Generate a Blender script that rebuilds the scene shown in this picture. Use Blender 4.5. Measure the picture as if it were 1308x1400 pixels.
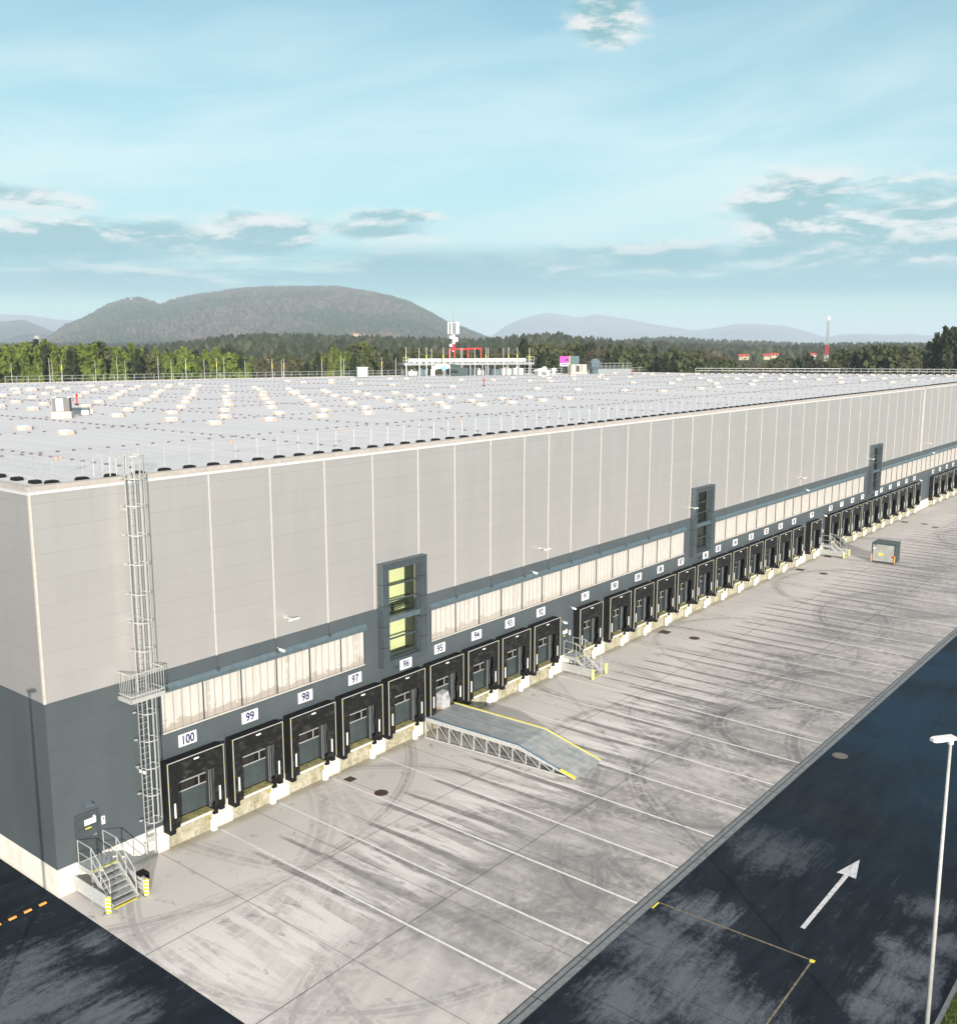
import bpy, math, random
import numpy as np
from mathutils import Vector, Matrix
random.seed(7); rng = np.random.default_rng(7)
R = math.radians
for o in list(bpy.data.objects): bpy.data.objects.remove(o)
scn = bpy.context.scene
COL = scn.collection

# ------------------------------------------------------------------ camera
CAM = Vector((-18.431, -37.381, 22.782)); PITCH = 0.16713; YAW = 0.67877; F = 1342.39
cam_d = bpy.data.cameras.new('camera'); cam = bpy.data.objects.new('camera', cam_d); COL.objects.link(cam)
cam_d.sensor_fit = 'HORIZONTAL'; cam_d.sensor_width = 36; cam_d.lens = F * 36 / 1308
cam_d.clip_start = 0.5; cam_d.clip_end = 60000
fw = Vector((math.cos(YAW)*math.cos(PITCH), math.sin(YAW)*math.cos(PITCH), -math.sin(PITCH)))
rt = Vector((math.sin(YAW), -math.cos(YAW), 0)); up = rt.cross(fw)
cam.matrix_world = Matrix(((rt.x, up.x, -fw.x, CAM.x), (rt.y, up.y, -fw.y, CAM.y), (rt.z, up.z, -fw.z, CAM.z), (0, 0, 0, 1)))
scn.camera = cam
scn.view_settings.view_transform = 'Standard'; scn.view_settings.look = 'None'
scn.view_settings.exposure = 0.78; scn.view_settings.gamma = 1.0
SUN_EL = 11.0; SX, SY = 0.633, 0.774          # light travels towards (SX, SY)
def ray(u, v): return fw + rt*((u-654)/F) - up*((v-700)/F)
def azel(u, v):
    d = ray(u, v); return math.atan2(d.y, d.x), math.atan2(d.z, math.hypot(d.x, d.y))
def far(u, v, D):                               # point at horizontal distance D in the direction of a far feature
    d = ray(u, v); k = D/math.hypot(d.x, d.y); return CAM + d*k

# ------------------------------------------------------------------ node helper
class NT:
    def __init__(s, tree): s.t = tree; s.n = tree.nodes; s.l = tree.links
    def node(s, kind, **kw):
        n = s.n.new(kind)
        for k, v in kw.items(): setattr(n, k, v)
        return n
    def put(s, sock, v):
        if isinstance(v, bpy.types.NodeSocket): s.l.new(v, sock)
        elif v is not None: sock.default_value = v
    def m(s, op, a, b=None, c=None, clamp=False):
        n = s.node('ShaderNodeMath', operation=op, use_clamp=clamp)
        s.put(n.inputs[0], a); s.put(n.inputs[1], b); s.put(n.inputs[2], c); return n.outputs[0]
    def ss(s, v, lo, hi):                       # smoothstep lo -> hi mapped to 0..1
        n = s.node('ShaderNodeMapRange', interpolation_type='SMOOTHSTEP'); s.put(n.inputs[0], v)
        if lo > hi: n.inputs[1].default_value = hi; n.inputs[2].default_value = lo; n.inputs[3].default_value = 1; n.inputs[4].default_value = 0
        else: n.inputs[1].default_value = lo; n.inputs[2].default_value = hi
        return n.outputs[0]
    def mix(s, f, a, b, mode='MIX'):
        n = s.node('ShaderNodeMix', data_type='RGBA', blend_type=mode); s.put(n.inputs[0], f)
        for i, v in ((6, a), (7, b)):
            if isinstance(v, (tuple, list)) and len(v) == 3: v = (*v, 1)
            s.put(n.inputs[i], v)
        return n.outputs[2]
    def xyz(s, v):
        n = s.node('ShaderNodeSeparateXYZ'); s.put(n.inputs[0], v); return n.outputs
    def comb(s, x, y, z):
        n = s.node('ShaderNodeCombineXYZ'); s.put(n.inputs[0], x); s.put(n.inputs[1], y); s.put(n.inputs[2], z); return n.outputs[0]
    def scale(s, v, sc, loc=(0, 0, 0), rot=0):
        n = s.node('ShaderNodeMapping'); s.put(n.inputs[0], v); n.inputs['Scale'].default_value = sc; n.inputs['Location'].default_value = loc
        n.inputs['Rotation'].default_value = (0, 0, rot); return n.outputs[0]
    def noise(s, v, sc=1, det=3, ro=.55, dist=0):
        n = s.node('ShaderNodeTexNoise'); s.put(n.inputs['Vector'], v); n.inputs['Scale'].default_value = sc
        n.inputs['Detail'].default_value = det; n.inputs['Roughness'].default_value = ro; n.inputs['Distortion'].default_value = dist
        return n.outputs[0]
    def line(s, v, per, off, wid, soft=.4):     # 1 on thin lines at off + k*per
        f = s.m('FRACT', s.m('ADD', s.m('DIVIDE', s.m('SUBTRACT', v, off), per), .5))
        d = s.m('MULTIPLY', s.m('ABSOLUTE', s.m('SUBTRACT', f, .5)), per)
        return s.ss(d, wid*(1+soft), wid*(1-soft)*.5)
MATS = {}
def newmat(name):
    m = bpy.data.materials.new(name); m.use_nodes = True; nt = NT(m.node_tree)
    b = m.node_tree.nodes['Principled BSDF']; MATS[name] = m
    return m, nt, b
def coord(nt): return nt.node('ShaderNodeTexCoord').outputs['Object']
def geo(nt): return nt.node('ShaderNodeNewGeometry').outputs['Position']
def bump(nt, b, h, st=.3, dist=.02):
    n = nt.node('ShaderNodeBump'); n.inputs['Strength'].default_value = st; n.inputs['Distance'].default_value = dist
    nt.put(n.inputs['Height'], h); nt.l.new(n.outputs[0], b.inputs['Normal'])
def simple(name, c, rough=.6, metal=0, var=.12, sc=3.0, c2=None, em=None, spec=None):
    m, nt, b = newmat(name); v = geo(nt)
    n = nt.noise(v, sc, 4, .6); n2 = nt.noise(v, sc*7, 3, .6)
    f = nt.m('ADD', nt.m('MULTIPLY', n, .65), nt.m('MULTIPLY', n2, .35))
    f = nt.ss(f, .35, .65)
    c2 = c2 or tuple(x*(1-2*var) for x in c)
    nt.l.new(nt.mix(f, tuple(x*(1+var*.5) for x in c), c2), b.inputs['Base Color'])
    b.inputs['Roughness'].default_value = rough; b.inputs['Metallic'].default_value = metal
    if spec is not None: b.inputs['Specular IOR Level'].default_value = spec
    return m

# ------------------------------------------------------------------ world: Nishita sky with clouds
world = bpy.data.worlds.new('World'); scn.world = world; world.use_nodes = True
W = NT(world.node_tree); W.n.clear()
out = W.node('ShaderNodeOutputWorld'); bg = W.node('ShaderNodeBackground'); W.l.new(bg.outputs[0], out.inputs[0])
sky = W.node('ShaderNodeTexSky', sky_type='NISHITA', sun_disc=False)
sky.sun_elevation = R(SUN_EL); sky.sun_rotation = math.atan2(-SX, -SY) % (2*math.pi)
sky.altitude = 300; sky.air_density = 1.0; sky.dust_density = .6; sky.ozone_density = 1.6
D3 = W.node('ShaderNodeTexCoord').outputs['Generated']
dx, dy, dz = W.xyz(D3)
az = W.m('ARCTAN2', dy, dx); el = W.m('ARCSINE', dz)
el0 = W.m('MAXIMUM', el, 0.0)
# high haze veil: whitish over the lower middle of the sky, streaked
pv = W.comb(W.m('MULTIPLY', az, 3.0), W.m('MULTIPLY', W.m('ADD', el, W.m('MULTIPLY', az, .12)), 16.0), 0.0)
streak = W.noise(pv, 1.0, 5, .55, .6)
veil = W.m('MULTIPLY', W.ss(el, .02, .10), W.ss(el, .50, .12))
veil = W.m('MULTIPLY', veil, W.m('ADD', .50, W.m('MULTIPLY', W.ss(streak, .3, .75), .5)), clamp=True)
tint = W.mix(1.0, sky.outputs[0], (0.50, 1.02, 1.02), 'MULTIPLY')
base = W.mix(veil, tint, (5.3, 6.9, 7.1))
base = W.mix(W.m('MULTIPLY', W.ss(el, .20, .0), .55), base, (3.3, 5.6, 5.8))
# low clouds: a few banks, each with its own place, broken up by noise
CL = [(60, 330, 230, 24), (205, 322, 90, 16), (360, 322, 75, 24), (515, 315, 80, 15), (165, 378, 130, 15), (560, 365, 120, 15), (700, 368, 130, 16),
      (850, 352, 120, 18), (1075, 290, 80, 42), (1185, 318, 120, 44), (1275, 300, 110, 42), (1140, 345, 220, 20), (1260, 340, 140, 22), (940, 366, 80, 10),
      (832, 24, 46, 30), (15, 268, 70, 15), (540, 296, 70, 9)]
pn = W.comb(W.m('MULTIPLY', az, 9.5), W.m('MULTIPLY', el, 30.0), 0.0)
wob = W.noise(pn, 1.0, 6, .62, .3)
wob2 = W.noise(pn, 3.1, 5, .6, .2)
mask = None
for (u, v, ru, rv) in CL:
    a, e = azel(u, v); ra, re = ru/F*1.05, rv/F*1.1
    qa = W.m('DIVIDE', W.m('SUBTRACT', az, a), ra); qe = W.m('DIVIDE', W.m('SUBTRACT', el, e), re)
    s_ = W.m('SUBTRACT', 1.0, W.m('SQRT', W.m('ADD', W.m('MULTIPLY', qa, qa), W.m('MULTIPLY', qe, qe))))
    mask = s_ if mask is None else W.m('MAXIMUM', mask, s_)
mask = W.m('MAXIMUM', mask, -1.0)
cm = W.m('ADD', mask, W.m('ADD', W.m('MULTIPLY', W.m('SUBTRACT', wob, .5), 2.6), W.m('MULTIPLY', W.m('SUBTRACT', wob2, .5), .7)))
cmask = W.ss(cm, -.40, .42)
# lit tops and grey-teal undersides: compare the cloud field a little higher up with here
pn2 = W.comb(W.m('MULTIPLY', az, 9.5), W.m('MULTIPLY', W.m('ADD', el, .008), 30.0), 0.0)
wobu = W.noise(pn2, 1.0, 6, .62, .3)
lit = W.ss(W.m('ADD', W.m('SUBTRACT', wob, wobu), W.m('MULTIPLY', W.m('SUBTRACT', .5, cm), .12)), -.05, .09)
ccol = W.mix(lit, (1.7, 3.6, 4.0), (6.6, 6.6, 6.4))
base = W.mix(W.m('MULTIPLY', cmask, .88), base, ccol)
# long grey-teal bank low over the horizon
bandn = W.noise(W.comb(W.m('MULTIPLY', az, 5.0), W.m('MULTIPLY', el, 45.0), 3.0), 1.0, 5, .6, .4)
band = W.m('MULTIPLY', W.ss(el, .035, .055), W.ss(el, .105, .080))
band = W.m('MULTIPLY', band, W.ss(bandn, .28, .52))
base = W.mix(W.m('MULTIPLY', band, .90), base, (1.35, 3.7, 4.2))
# unseen bright white cloud sheet overhead, added to light the roof neutrally
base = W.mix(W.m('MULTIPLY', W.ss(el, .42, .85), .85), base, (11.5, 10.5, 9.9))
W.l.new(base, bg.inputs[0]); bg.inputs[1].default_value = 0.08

# ------------------------------------------------------------------ sun
sl = bpy.data.lights.new('sun', 'SUN'); sl.energy = 5.0; sl.angle = R(.55); sl.color = (1.0, .93, .83)
so = bpy.data.objects.new('sun', sl); COL.objects.link(so)
so.rotation_euler = Vector((SX, SY, -math.tan(R(SUN_EL)))).to_track_quat('-Z', 'Y').to_euler()

# ------------------------------------------------------------------ mesh helpers
class MB:
    def __init__(s): s.v = []; s.f = []; s.mi = []
    def add(s, vs, fs, mi=0):
        n = len(s.v); s.v += [tuple(p) for p in vs]; s.f += [tuple(i+n for i in f) for f in fs]; s.mi += [mi]*len(fs); return s
    def box(s, x0, x1, y0, y1, z0, z1, mi=0):
        v = [(x, y, z) for z in (z0, z1) for y in (y0, y1) for x in (x0, x1)]
        return s.add(v, [(0, 2, 3, 1), (4, 5, 7, 6), (0, 1, 5, 4), (2, 6, 7, 3), (0, 4, 6, 2), (1, 3, 7, 5)], mi)
    def quad(s, a, b, c, d, mi=0): return s.add([a, b, c, d], [(0, 1, 2, 3)], mi)
    def tube(s, p, q, r, n=6, r2=None, mi=0, cap=True):
        p = Vector(p); q = Vector(q); r2 = r if r2 is None else r2
        d = (q-p).normalized(); a = d.orthogonal().normalized(); b = d.cross(a)
        v = [p+(a*math.cos(t)+b*math.sin(t))*r for t in [2*math.pi*i/n for i in range(n)]]
        v += [q+(a*math.cos(t)+b*math.sin(t))*r2 for t in [2*math.pi*i/n for i in range(n)]]
        f = [(i, (i+1) % n, n+(i+1) % n, n+i) for i in range(n)]
        if cap: f += [tuple(range(n))[::-1], tuple(range(n, 2*n))]
        return s.add(v, f, mi)
    def beam(s, p, q, w, h, mi=0):               # rectangular bar between two points, h along z-ish
        p = Vector(p); q = Vector(q); d = (q-p).normalized()
        u = Vector((0, 0, 1)) if abs(d.z) < .9 else Vector((0, 1, 0))
        a = d.cross(u).normalized(); b = a.cross(d)
        v = [P+a*i*w/2+b*j*h/2 for P in (p, q) for i, j in ((-1, -1), (1, -1), (1, 1), (-1, 1))]
        return s.add(v, [(3, 2, 1, 0), (4, 5, 6, 7), (0, 1, 5, 4), (1, 2, 6, 5), (2, 3, 7, 6), (3, 0, 4, 7)], mi)
    def path(s, pts, r, n=6, mi=0):
        for a, b in zip(pts, pts[1:]): s.tube(a, b, r, n, mi=mi)
        return s
    def lathe(s, prof, n=12, c=(0, 0, 0), mi=0, ph=0):   # prof = [(r, z)...]
        v = [(c[0]+r*math.cos(2*math.pi*i/n+ph), c[1]+r*math.sin(2*math.pi*i/n+ph), c[2]+z) for r, z in prof for i in range(n)]
        f = [(k*n+i, k*n+(i+1) % n, (k+1)*n+(i+1) % n, (k+1)*n+i) for k in range(len(prof)-1) for i in range(n)]
        f.append(tuple(range((len(prof)-1)*n, len(prof)*n)))
        return s.add(v, f, mi)
    def prism(s, poly, axis, a, b, mi=0):        # poly of 2-tuples extruded along axis from a to b
        def P(p, t): return {'x': (t, p[0], p[1]), 'y': (p[0], t, p[1]), 'z': (p[0], p[1], t)}[axis]
        n = len(poly); v = [P(p, a) for p in poly]+[P(p, b) for p in poly]
        return s.add(v, [tuple(range(n))[::-1], tuple(range(n, 2*n))]+[(i, (i+1) % n, n+(i+1) % n, n+i) for i in range(n)], mi)
    def mesh(s, name, mats):
        me = bpy.data.meshes.new(name); me.from_pydata(s.v, [], s.f)
        for m in (mats if isinstance(mats, (list, tuple)) else [mats]): me.materials.append(m)
        if any(s.mi): me.polygons.foreach_set('material_index', s.mi)
        import bmesh
        if len(s.f) < 4000:
            bm = bmesh.new(); bm.from_mesh(me); bmesh.ops.recalc_face_normals(bm, faces=bm.faces); bm.to_mesh(me); bm.free()
        me.update(); return me
    def build(s, name, mats, parent=None, smooth=False, **kw):
        o = bpy.data.objects.new(name, s.mesh(name, mats)); COL.objects.link(o)
        if smooth: o.data.polygons.foreach_set('use_smooth', [True]*len(o.data.polygons))
        if parent: o.parent = parent
        for k, v in kw.items(): o[k] = v
        return o
def _each(s, name, mats, parent=None, smooth=False, **kw):        # every loose piece its own object
    par = list(range(len(s.v)))
    def fnd(i):
        while par[i] != i: par[i] = par[par[i]]; i = par[i]
        return i
    for f in s.f:
        for i in f[1:]: par[fnd(f[0])] = fnd(i)
    gr = {}
    for k, f in enumerate(s.f): gr.setdefault(fnd(f[0]), []).append(k)
    out = []
    for ks in gr.values():
        m = MB(); idx = {}
        for k in ks:
            for i in s.f[k]:
                if i not in idx: idx[i] = len(m.v); m.v.append(s.v[i])
            m.f.append(tuple(idx[i] for i in s.f[k])); m.mi.append(s.mi[k])
        out.append(m.build(name, mats, parent, smooth, **kw))
    return out[0]
MB.each = _each
def npmesh(name, verts, faces, mat, parent=None, smooth=False, **kw):     # numpy arrays, faces all same size
    me = bpy.data.meshes.new(name); n = faces.shape[1]
    me.vertices.add(len(verts)); me.vertices.foreach_set('co', verts.astype(np.float32).ravel())
    me.loops.add(faces.size); me.loops.foreach_set('vertex_index', faces.astype(np.int32).ravel())
    me.polygons.add(len(faces)); me.polygons.foreach_set('loop_start', np.arange(0, faces.size, n, dtype=np.int32))
    me.polygons.foreach_set('loop_total', np.full(len(faces), n, dtype=np.int32))
    for m in (mat if isinstance(mat, list) else [mat]): me.materials.append(m)
    me.update(calc_edges=True)
    if smooth: me.polygons.foreach_set('use_smooth', [True]*len(faces))
    o = bpy.data.objects.new(name, me); COL.objects.link(o)
    if parent: o.parent = parent
    for k, v in kw.items(): o[k] = v
    return o
def thing(name, label, cat, loc=(0, 0, 0), rz=0, group=None):
    o = bpy.data.objects.new(name, None); COL.objects.link(o); o.location = loc; o.rotation_euler = (0, 0, rz)
    o.empty_display_size = .3
    o['label'] = label; o['category'] = cat
    if group: o['group'] = group
    return o
def tag(o, label, cat, group=None):
    o['label'] = label; o['category'] = cat
    if group: o['group'] = group
    return o
def children(o): return [c for c in bpy.data.objects if c.parent == o]
KIDS = {}
def snapshot(o):
    ks = children(o); KIDS[o.name] = ks
    for k in ks: KIDS[k.name] = children(k)
def copy_tree(o, loc=None, rz=None, label=None, parent=None):
    c = o.copy(); COL.objects.link(c)
    if parent: c.parent = parent
    for k in KIDS.get(o.name, []):
        d = k.copy(); COL.objects.link(d); d.parent = c
        for g in KIDS.get(k.name, []):
            e = g.copy(); COL.objects.link(e); e.parent = d
    if loc is not None: c.location = loc
    if rz is not None: c.rotation_euler = (0, 0, rz)
    if label: c['label'] = label
    return c
def structure(o): o['kind'] = 'structure'; return o

# ------------------------------------------------------------------ materials
def cladding(name, base, dark, metal, rough, seam=.36):
    m, nt, b = newmat(name); v = geo(nt); x, y, z = nt.xyz(v)
    n = nt.noise(nt.scale(v, (.5, .5, .12)), 1.2, 5, .6); n2 = nt.noise(v, 30, 2, .6)
    f = nt.ss(nt.m('ADD', nt.m('MULTIPLY', n, .8), nt.m('MULTIPLY', n2, .2)), .3, .7)
    pan = nt.node('ShaderNodeTexWhiteNoise', noise_dimensions='2D')
    nt.put(pan.inputs['Vector'], nt.comb(nt.m('FLOOR', nt.m('DIVIDE', nt.m('SUBTRACT', x, .8), 3.54)), nt.m('FLOOR', nt.m('DIVIDE', nt.m('SUBTRACT', z, 8.5), 1.022)), 0.0))
    f = nt.m('ADD', nt.m('MULTIPLY', f, .8), nt.m('MULTIPLY', pan.outputs[0], .3), clamp=True)
    col = nt.mix(f, base, dark)
    ln = nt.line(z, 1.022, 8.5, .010)
    col = nt.mix(nt.m('MULTIPLY', ln, seam), col, tuple(c*.35 for c in base))
    drip = nt.noise(nt.scale(v, (3.2, 3.2, .10)), 1, 4, .65); dm = nt.m('MULTIPLY', nt.ss(drip, .52, .74), nt.m('ADD', .03, nt.m('MULTIPLY', nt.ss(z, 11.0, 17.3), .13)))
    col = nt.mix(dm, col, tuple(c*.55 for c in base))
    nt.l.new(col, b.inputs['Base Color']); b.inputs['Metallic'].default_value = metal; b.inputs['Roughness'].default_value = rough
    wav = nt.noise(nt.scale(v, (.25, .25, .9)), 1, 2, .5)
    bump(nt, b, nt.m('SUBTRACT', nt.m('MULTIPLY', wav, .3), ln), .35, .01)
    return m
M_LIGHT = cladding('silver_cladding', (.705, .665, .65), (.655, .62, .605), .68, .44)
M_DARK = cladding('slate_cladding', (.092, .108, .118), (.074, .090, .100), .15, .5, .30)
M_SLATE = simple('slate_metal', (.075, .095, .108), .45, .3, .08)
M_FLASH = simple('gutter_metal', (.16, .215, .24), .35, .5, .08)
M_BEIGE = simple('joint_strip_paint', (.54, .50, .455), .5, 0, .06)
M_CAP = simple('coping_metal', (.45, .40, .365), .5, 0, .08)
M_WHITE = simple('white_paint', (.78, .77, .74), .5, 0, .06)
M_GALV = simple('galvanised_steel', (.52, .54, .55), .42, .55, .12, 6)
M_WSTEEL = simple('pale_steel', (.52, .52, .50), .4, .25, .08, 6)
M_YEL = simple('yellow_paint', (.78, .68, .05), .5, 0, .1)
M_BLACK = simple('black_rubber', (.010, .0095, .010), .7, 0, .1, spec=.2)
M_DJAMB = simple('dark_jamb', (.03, .035, .038), .5, .1, .1)
M_DIMGALV = simple('dull_galvanised', (.30, .315, .32), .5, .4, .12, 6)
M_RED = simple('red_paint', (.45, .03, .03), .5, 0, .08)
M_MAG = simple('magenta_panel', (.85, .03, .38), .5, 0, .05)
M_BLUE = simple('blue_steel', (.05, .16, .27), .5, .2, .1)
M_ORANGE = simple('orange_paint', (.85, .38, .08), .6, 0, .12, 8)
M_NAVY = simple('navy_lettering', (.02, .018, .10), .5, 0, .02)
M_BROWN = simple('rusty_iron', (.075, .04, .03), .7, .2, .2, 20)
M_IRON = simple('worn_iron', (.16, .15, .14), .6, .3, .15, 20)
M_DGREEN = simple('dark_green_paint', (.045, .07, .072), .5, .1, .12)
M_DUMP = simple('weathered_grey_panel', (.33, .33, .31), .6, .1, .1, 1.5)
M_CREAM = simple('cream_curb', (.47, .39, .34), .6, 0, .06)
M_TILE = simple('red_tiles', (.45, .06, .04), .8, 0, .15)
M_OTILE = simple('orange_tiles', (.55, .16, .07), .8, 0, .15)
M_HOUSE = simple('house_render', (.45, .40, .28), .8, 0, .08)
M_CABLE = simple('grey_cable', (.4, .4, .4), .6, 0, .05)
M_ROOFDOT = simple('rubber_holder', (.17, .12, .12), .8, 0, .2)

def concrete_plinth():
    m, nt, b = newmat('white_concrete'); v = geo(nt); x, y, z = nt.xyz(v)
    n = nt.noise(nt.scale(v, (1, 1, .4)), 1.5, 5, .65)
    col = nt.mix(nt.ss(n, .3, .7), (.72, .68, .61), (.60, .56, .49))
    low = nt.m('MULTIPLY', nt.ss(nt.m('ADD', z, nt.m('MULTIPLY', n, .25)), .34, .06), .5)
    col = nt.mix(low, col, (.36, .31, .22))
    nt.l.new(col, b.inputs['Base Color']); b.inputs['Roughness'].default_value = .85
    return m
M_PLINTH = concrete_plinth()
def tan_mat():
    m, nt, b = newmat('stained_concrete'); v = geo(nt)
    n = nt.noise(v, 1.6, 6, .65); n2 = nt.noise(v, 7, 4, .6)
    col = nt.mix(nt.ss(n, .35, .65), (.46, .42, .33), (.30, .27, .18)); col = nt.mix(nt.ss(n2, .52, .7), col, (.20, .18, .11))
    nt.l.new(col, b.inputs['Base Color']); b.inputs['Roughness'].default_value = .9; return m
M_TAN = tan_mat()
M_LEVEL = simple('dirty_yellow_plate', (.48, .43, .17), .6, .1, .25, 4, c2=(.22, .2, .11))
def rubber():
    m, nt, b = newmat('black_curtain'); v = geo(nt)
    n = nt.noise(nt.scale(v, (1.2, 1, 2.2)), 1.6, 5, .65, .4)
    n2 = nt.noise(nt.scale(v, (2.5, 1, .6)), 2.0, 4, .6)
    col = nt.mix(nt.m('MULTIPLY', nt.ss(n, .48, .72), .8), (.008, .0075, .008), (.050, .048, .040))
    nt.l.new(col, b.inputs['Base Color']); b.inputs['Roughness'].default_value = .6; b.inputs['Specular IOR Level'].default_value = .25
    bump(nt, b, n2, .6, .05); return m
M_CURT = rubber()
def doormat():
    m, nt, b = newmat('grey_door'); v = geo(nt); x, y, z = nt.xyz(v)
    n = nt.noise(v, 2, 4, .6)
    col = nt.mix(nt.ss(n, .3, .7), (.058, .074, .078), (.042, .054, .058))
    ln = nt.line(z, .48, 1.2, .012); col = nt.mix(nt.m('MULTIPLY', ln, .7), col, (.03, .035, .04))
    nt.l.new(col, b.inputs['Base Color']); b.inputs['Roughness'].default_value = .5; return m
M_DOOR = doormat()
def glassy(name, c, rough=.08):
    m, nt, b = newmat(name); v = geo(nt); n = nt.noise(v, .8, 3, .6)
    nt.l.new(nt.mix(nt.ss(n, .35, .65), c, tuple(x*.5 for x in c)), b.inputs['Base Color']); b.inputs['Roughness'].default_value = rough
    b.inputs['Specular IOR Level'].default_value = .6; return m
M_DGLASS = glassy('dark_pane', (.02, .018, .016))
def clearglass():
    m, nt, b = newmat('tinted_glass'); nt.n.remove(b)
    o = nt.n['Material Output']; t = nt.node('ShaderNodeBsdfTransparent'); t.inputs[0].default_value = (.97, 1.0, .90, 1)
    g = nt.node('ShaderNodeBsdfGlossy'); g.inputs['Roughness'].default_value = .03
    fr = nt.node('ShaderNodeFresnel'); fr.inputs[0].default_value = 1.5
    mx = nt.node('ShaderNodeMixShader'); nt.l.new(fr.outputs[0], mx.inputs[0]); nt.l.new(t.outputs[0], mx.inputs[1]); nt.l.new(g.outputs[0], mx.inputs[2])
    nt.l.new(mx.outputs[0], o.inputs[0]); return m
M_GLASS = clearglass()
M_ROOMW = simple('stair_room_wall', (.86, .87, .56), .9, 0, .05, .5)
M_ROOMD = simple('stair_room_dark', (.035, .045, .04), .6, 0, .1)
def polycarb():
    m, nt, b = newmat('ribbed_polycarbonate'); v = geo(nt); x, y, z = nt.xyz(v)
    rib = nt.line(x, .45, .1, .030, .6)
    seam = 0.0
    n = nt.noise(nt.scale(v, (1.5, 1, 3)), 1.0, 6, .7); n2 = nt.noise(nt.scale(v, (6, 1, .7)), 1.0, 4, .6)
    col = nt.mix(nt.ss(n2, .35, .7), (.58, .53, .49), (.48, .43, .39))
    pan = nt.node('ShaderNodeTexWhiteNoise', noise_dimensions='1D'); nt.put(pan.inputs['W'], nt.m('FLOOR', nt.m('DIVIDE', nt.m('SUBTRACT', x, .1), .5)))
    col = nt.mix(nt.m('MULTIPLY', pan.outputs[0], .25), col, (.66, .62, .57))
    # grime creeping up from the bottom edge and along some ribs
    gr = nt.ss(nt.m('SUBTRACT', nt.m('ADD', 5.95, nt.m('MULTIPLY', nt.m('SUBTRACT', n, .45), 1.5)), z), .0, .18)
    gr2 = nt.m('MULTIPLY', nt.ss(nt.m('ADD', nt.m('MULTIPLY', nt.line(x, 4.78, 3.06, .18, .9), .5), n), .85, 1.0), .7)
    near = nt.ss(x, 60, 10)
    col = nt.mix(nt.m('MULTIPLY', nt.m('MAXIMUM', gr, gr2), nt.m('MULTIPLY', near, .75)), col, (.30, .26, .22))
    col = nt.mix(nt.m('MULTIPLY', rib, .75), col, (.24, .21, .19)); 
    nt.l.new(col, b.inputs['Base Color']); b.inputs['Roughness'].default_value = .35
    bump(nt, b, nt.m('MULTIPLY', rib, -1), .5, .02); return m
M_POLY = polycarb()
def roofmat():
    m, nt, b = newmat('roof_membrane'); v = geo(nt); x, y, z = nt.xyz(v)
    n = nt.noise(nt.scale(v, (1.4, .05, 1)), 1, 4, .55); n2 = nt.noise(v, .05, 4, .6); n3 = nt.noise(v, 2.0, 4, .7)
    col = nt.mix(nt.ss(n, .35, .65), (.60, .59, .595), (.545, .54, .55)); col = nt.mix(nt.m('MULTIPLY', nt.ss(n2, .4, .65), .35), col, (.50, .50, .52))
    ln = nt.line(x, 1.05, .2, .03, .5); ln2 = nt.line(y, 12.4, 2.0, .04, .5)
    col = nt.mix(nt.m('MULTIPLY', nt.m('MAXIMUM', ln, ln2), .35), col, (.40, .41, .44))
    col = nt.mix(nt.m('MULTIPLY', nt.ss(n3, .5, .75), .15), col, (.45, .44, .42))
    nt.l.new(col, b.inputs['Base Color']); b.inputs['Roughness'].default_value = .6
    bump(nt, b, nt.m('ADD', ln, nt.m('MULTIPLY', n3, .2)), .4, .02); return m
M_ROOF = roofmat()
def stripemat(name, ca, cb, per, axis, diag=0.0, duty=.5):
    m, nt, b = newmat(name); v = geo(nt); x, y, z = nt.xyz(v)
    t = {'z': z, 'x': x, 'y': y}[axis]
    if diag: t = nt.m('ADD', t, nt.m('MULTIPLY', nt.m('ADD', x, y), diag))
    f = nt.m('GREATER_THAN', nt.m('FRACT', nt.m('DIVIDE', t, per)), duty)
    nt.l.new(nt.mix(f, ca, cb), b.inputs['Base Color']); b.inputs['Roughness'].default_value = .45; return m
M_HAZARD = stripemat('hazard_stripes', (.82, .76, .02), (.70, .70, .66), .16, 'z', .8, .62)
M_TRIM = stripemat('edging_tape', (.46, .46, .44), (.55, .52, .06), .85, 'z', 0, .88)
M_TRIMX = simple('edging_tape_top', (.50, .50, .48), .5)

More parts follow.
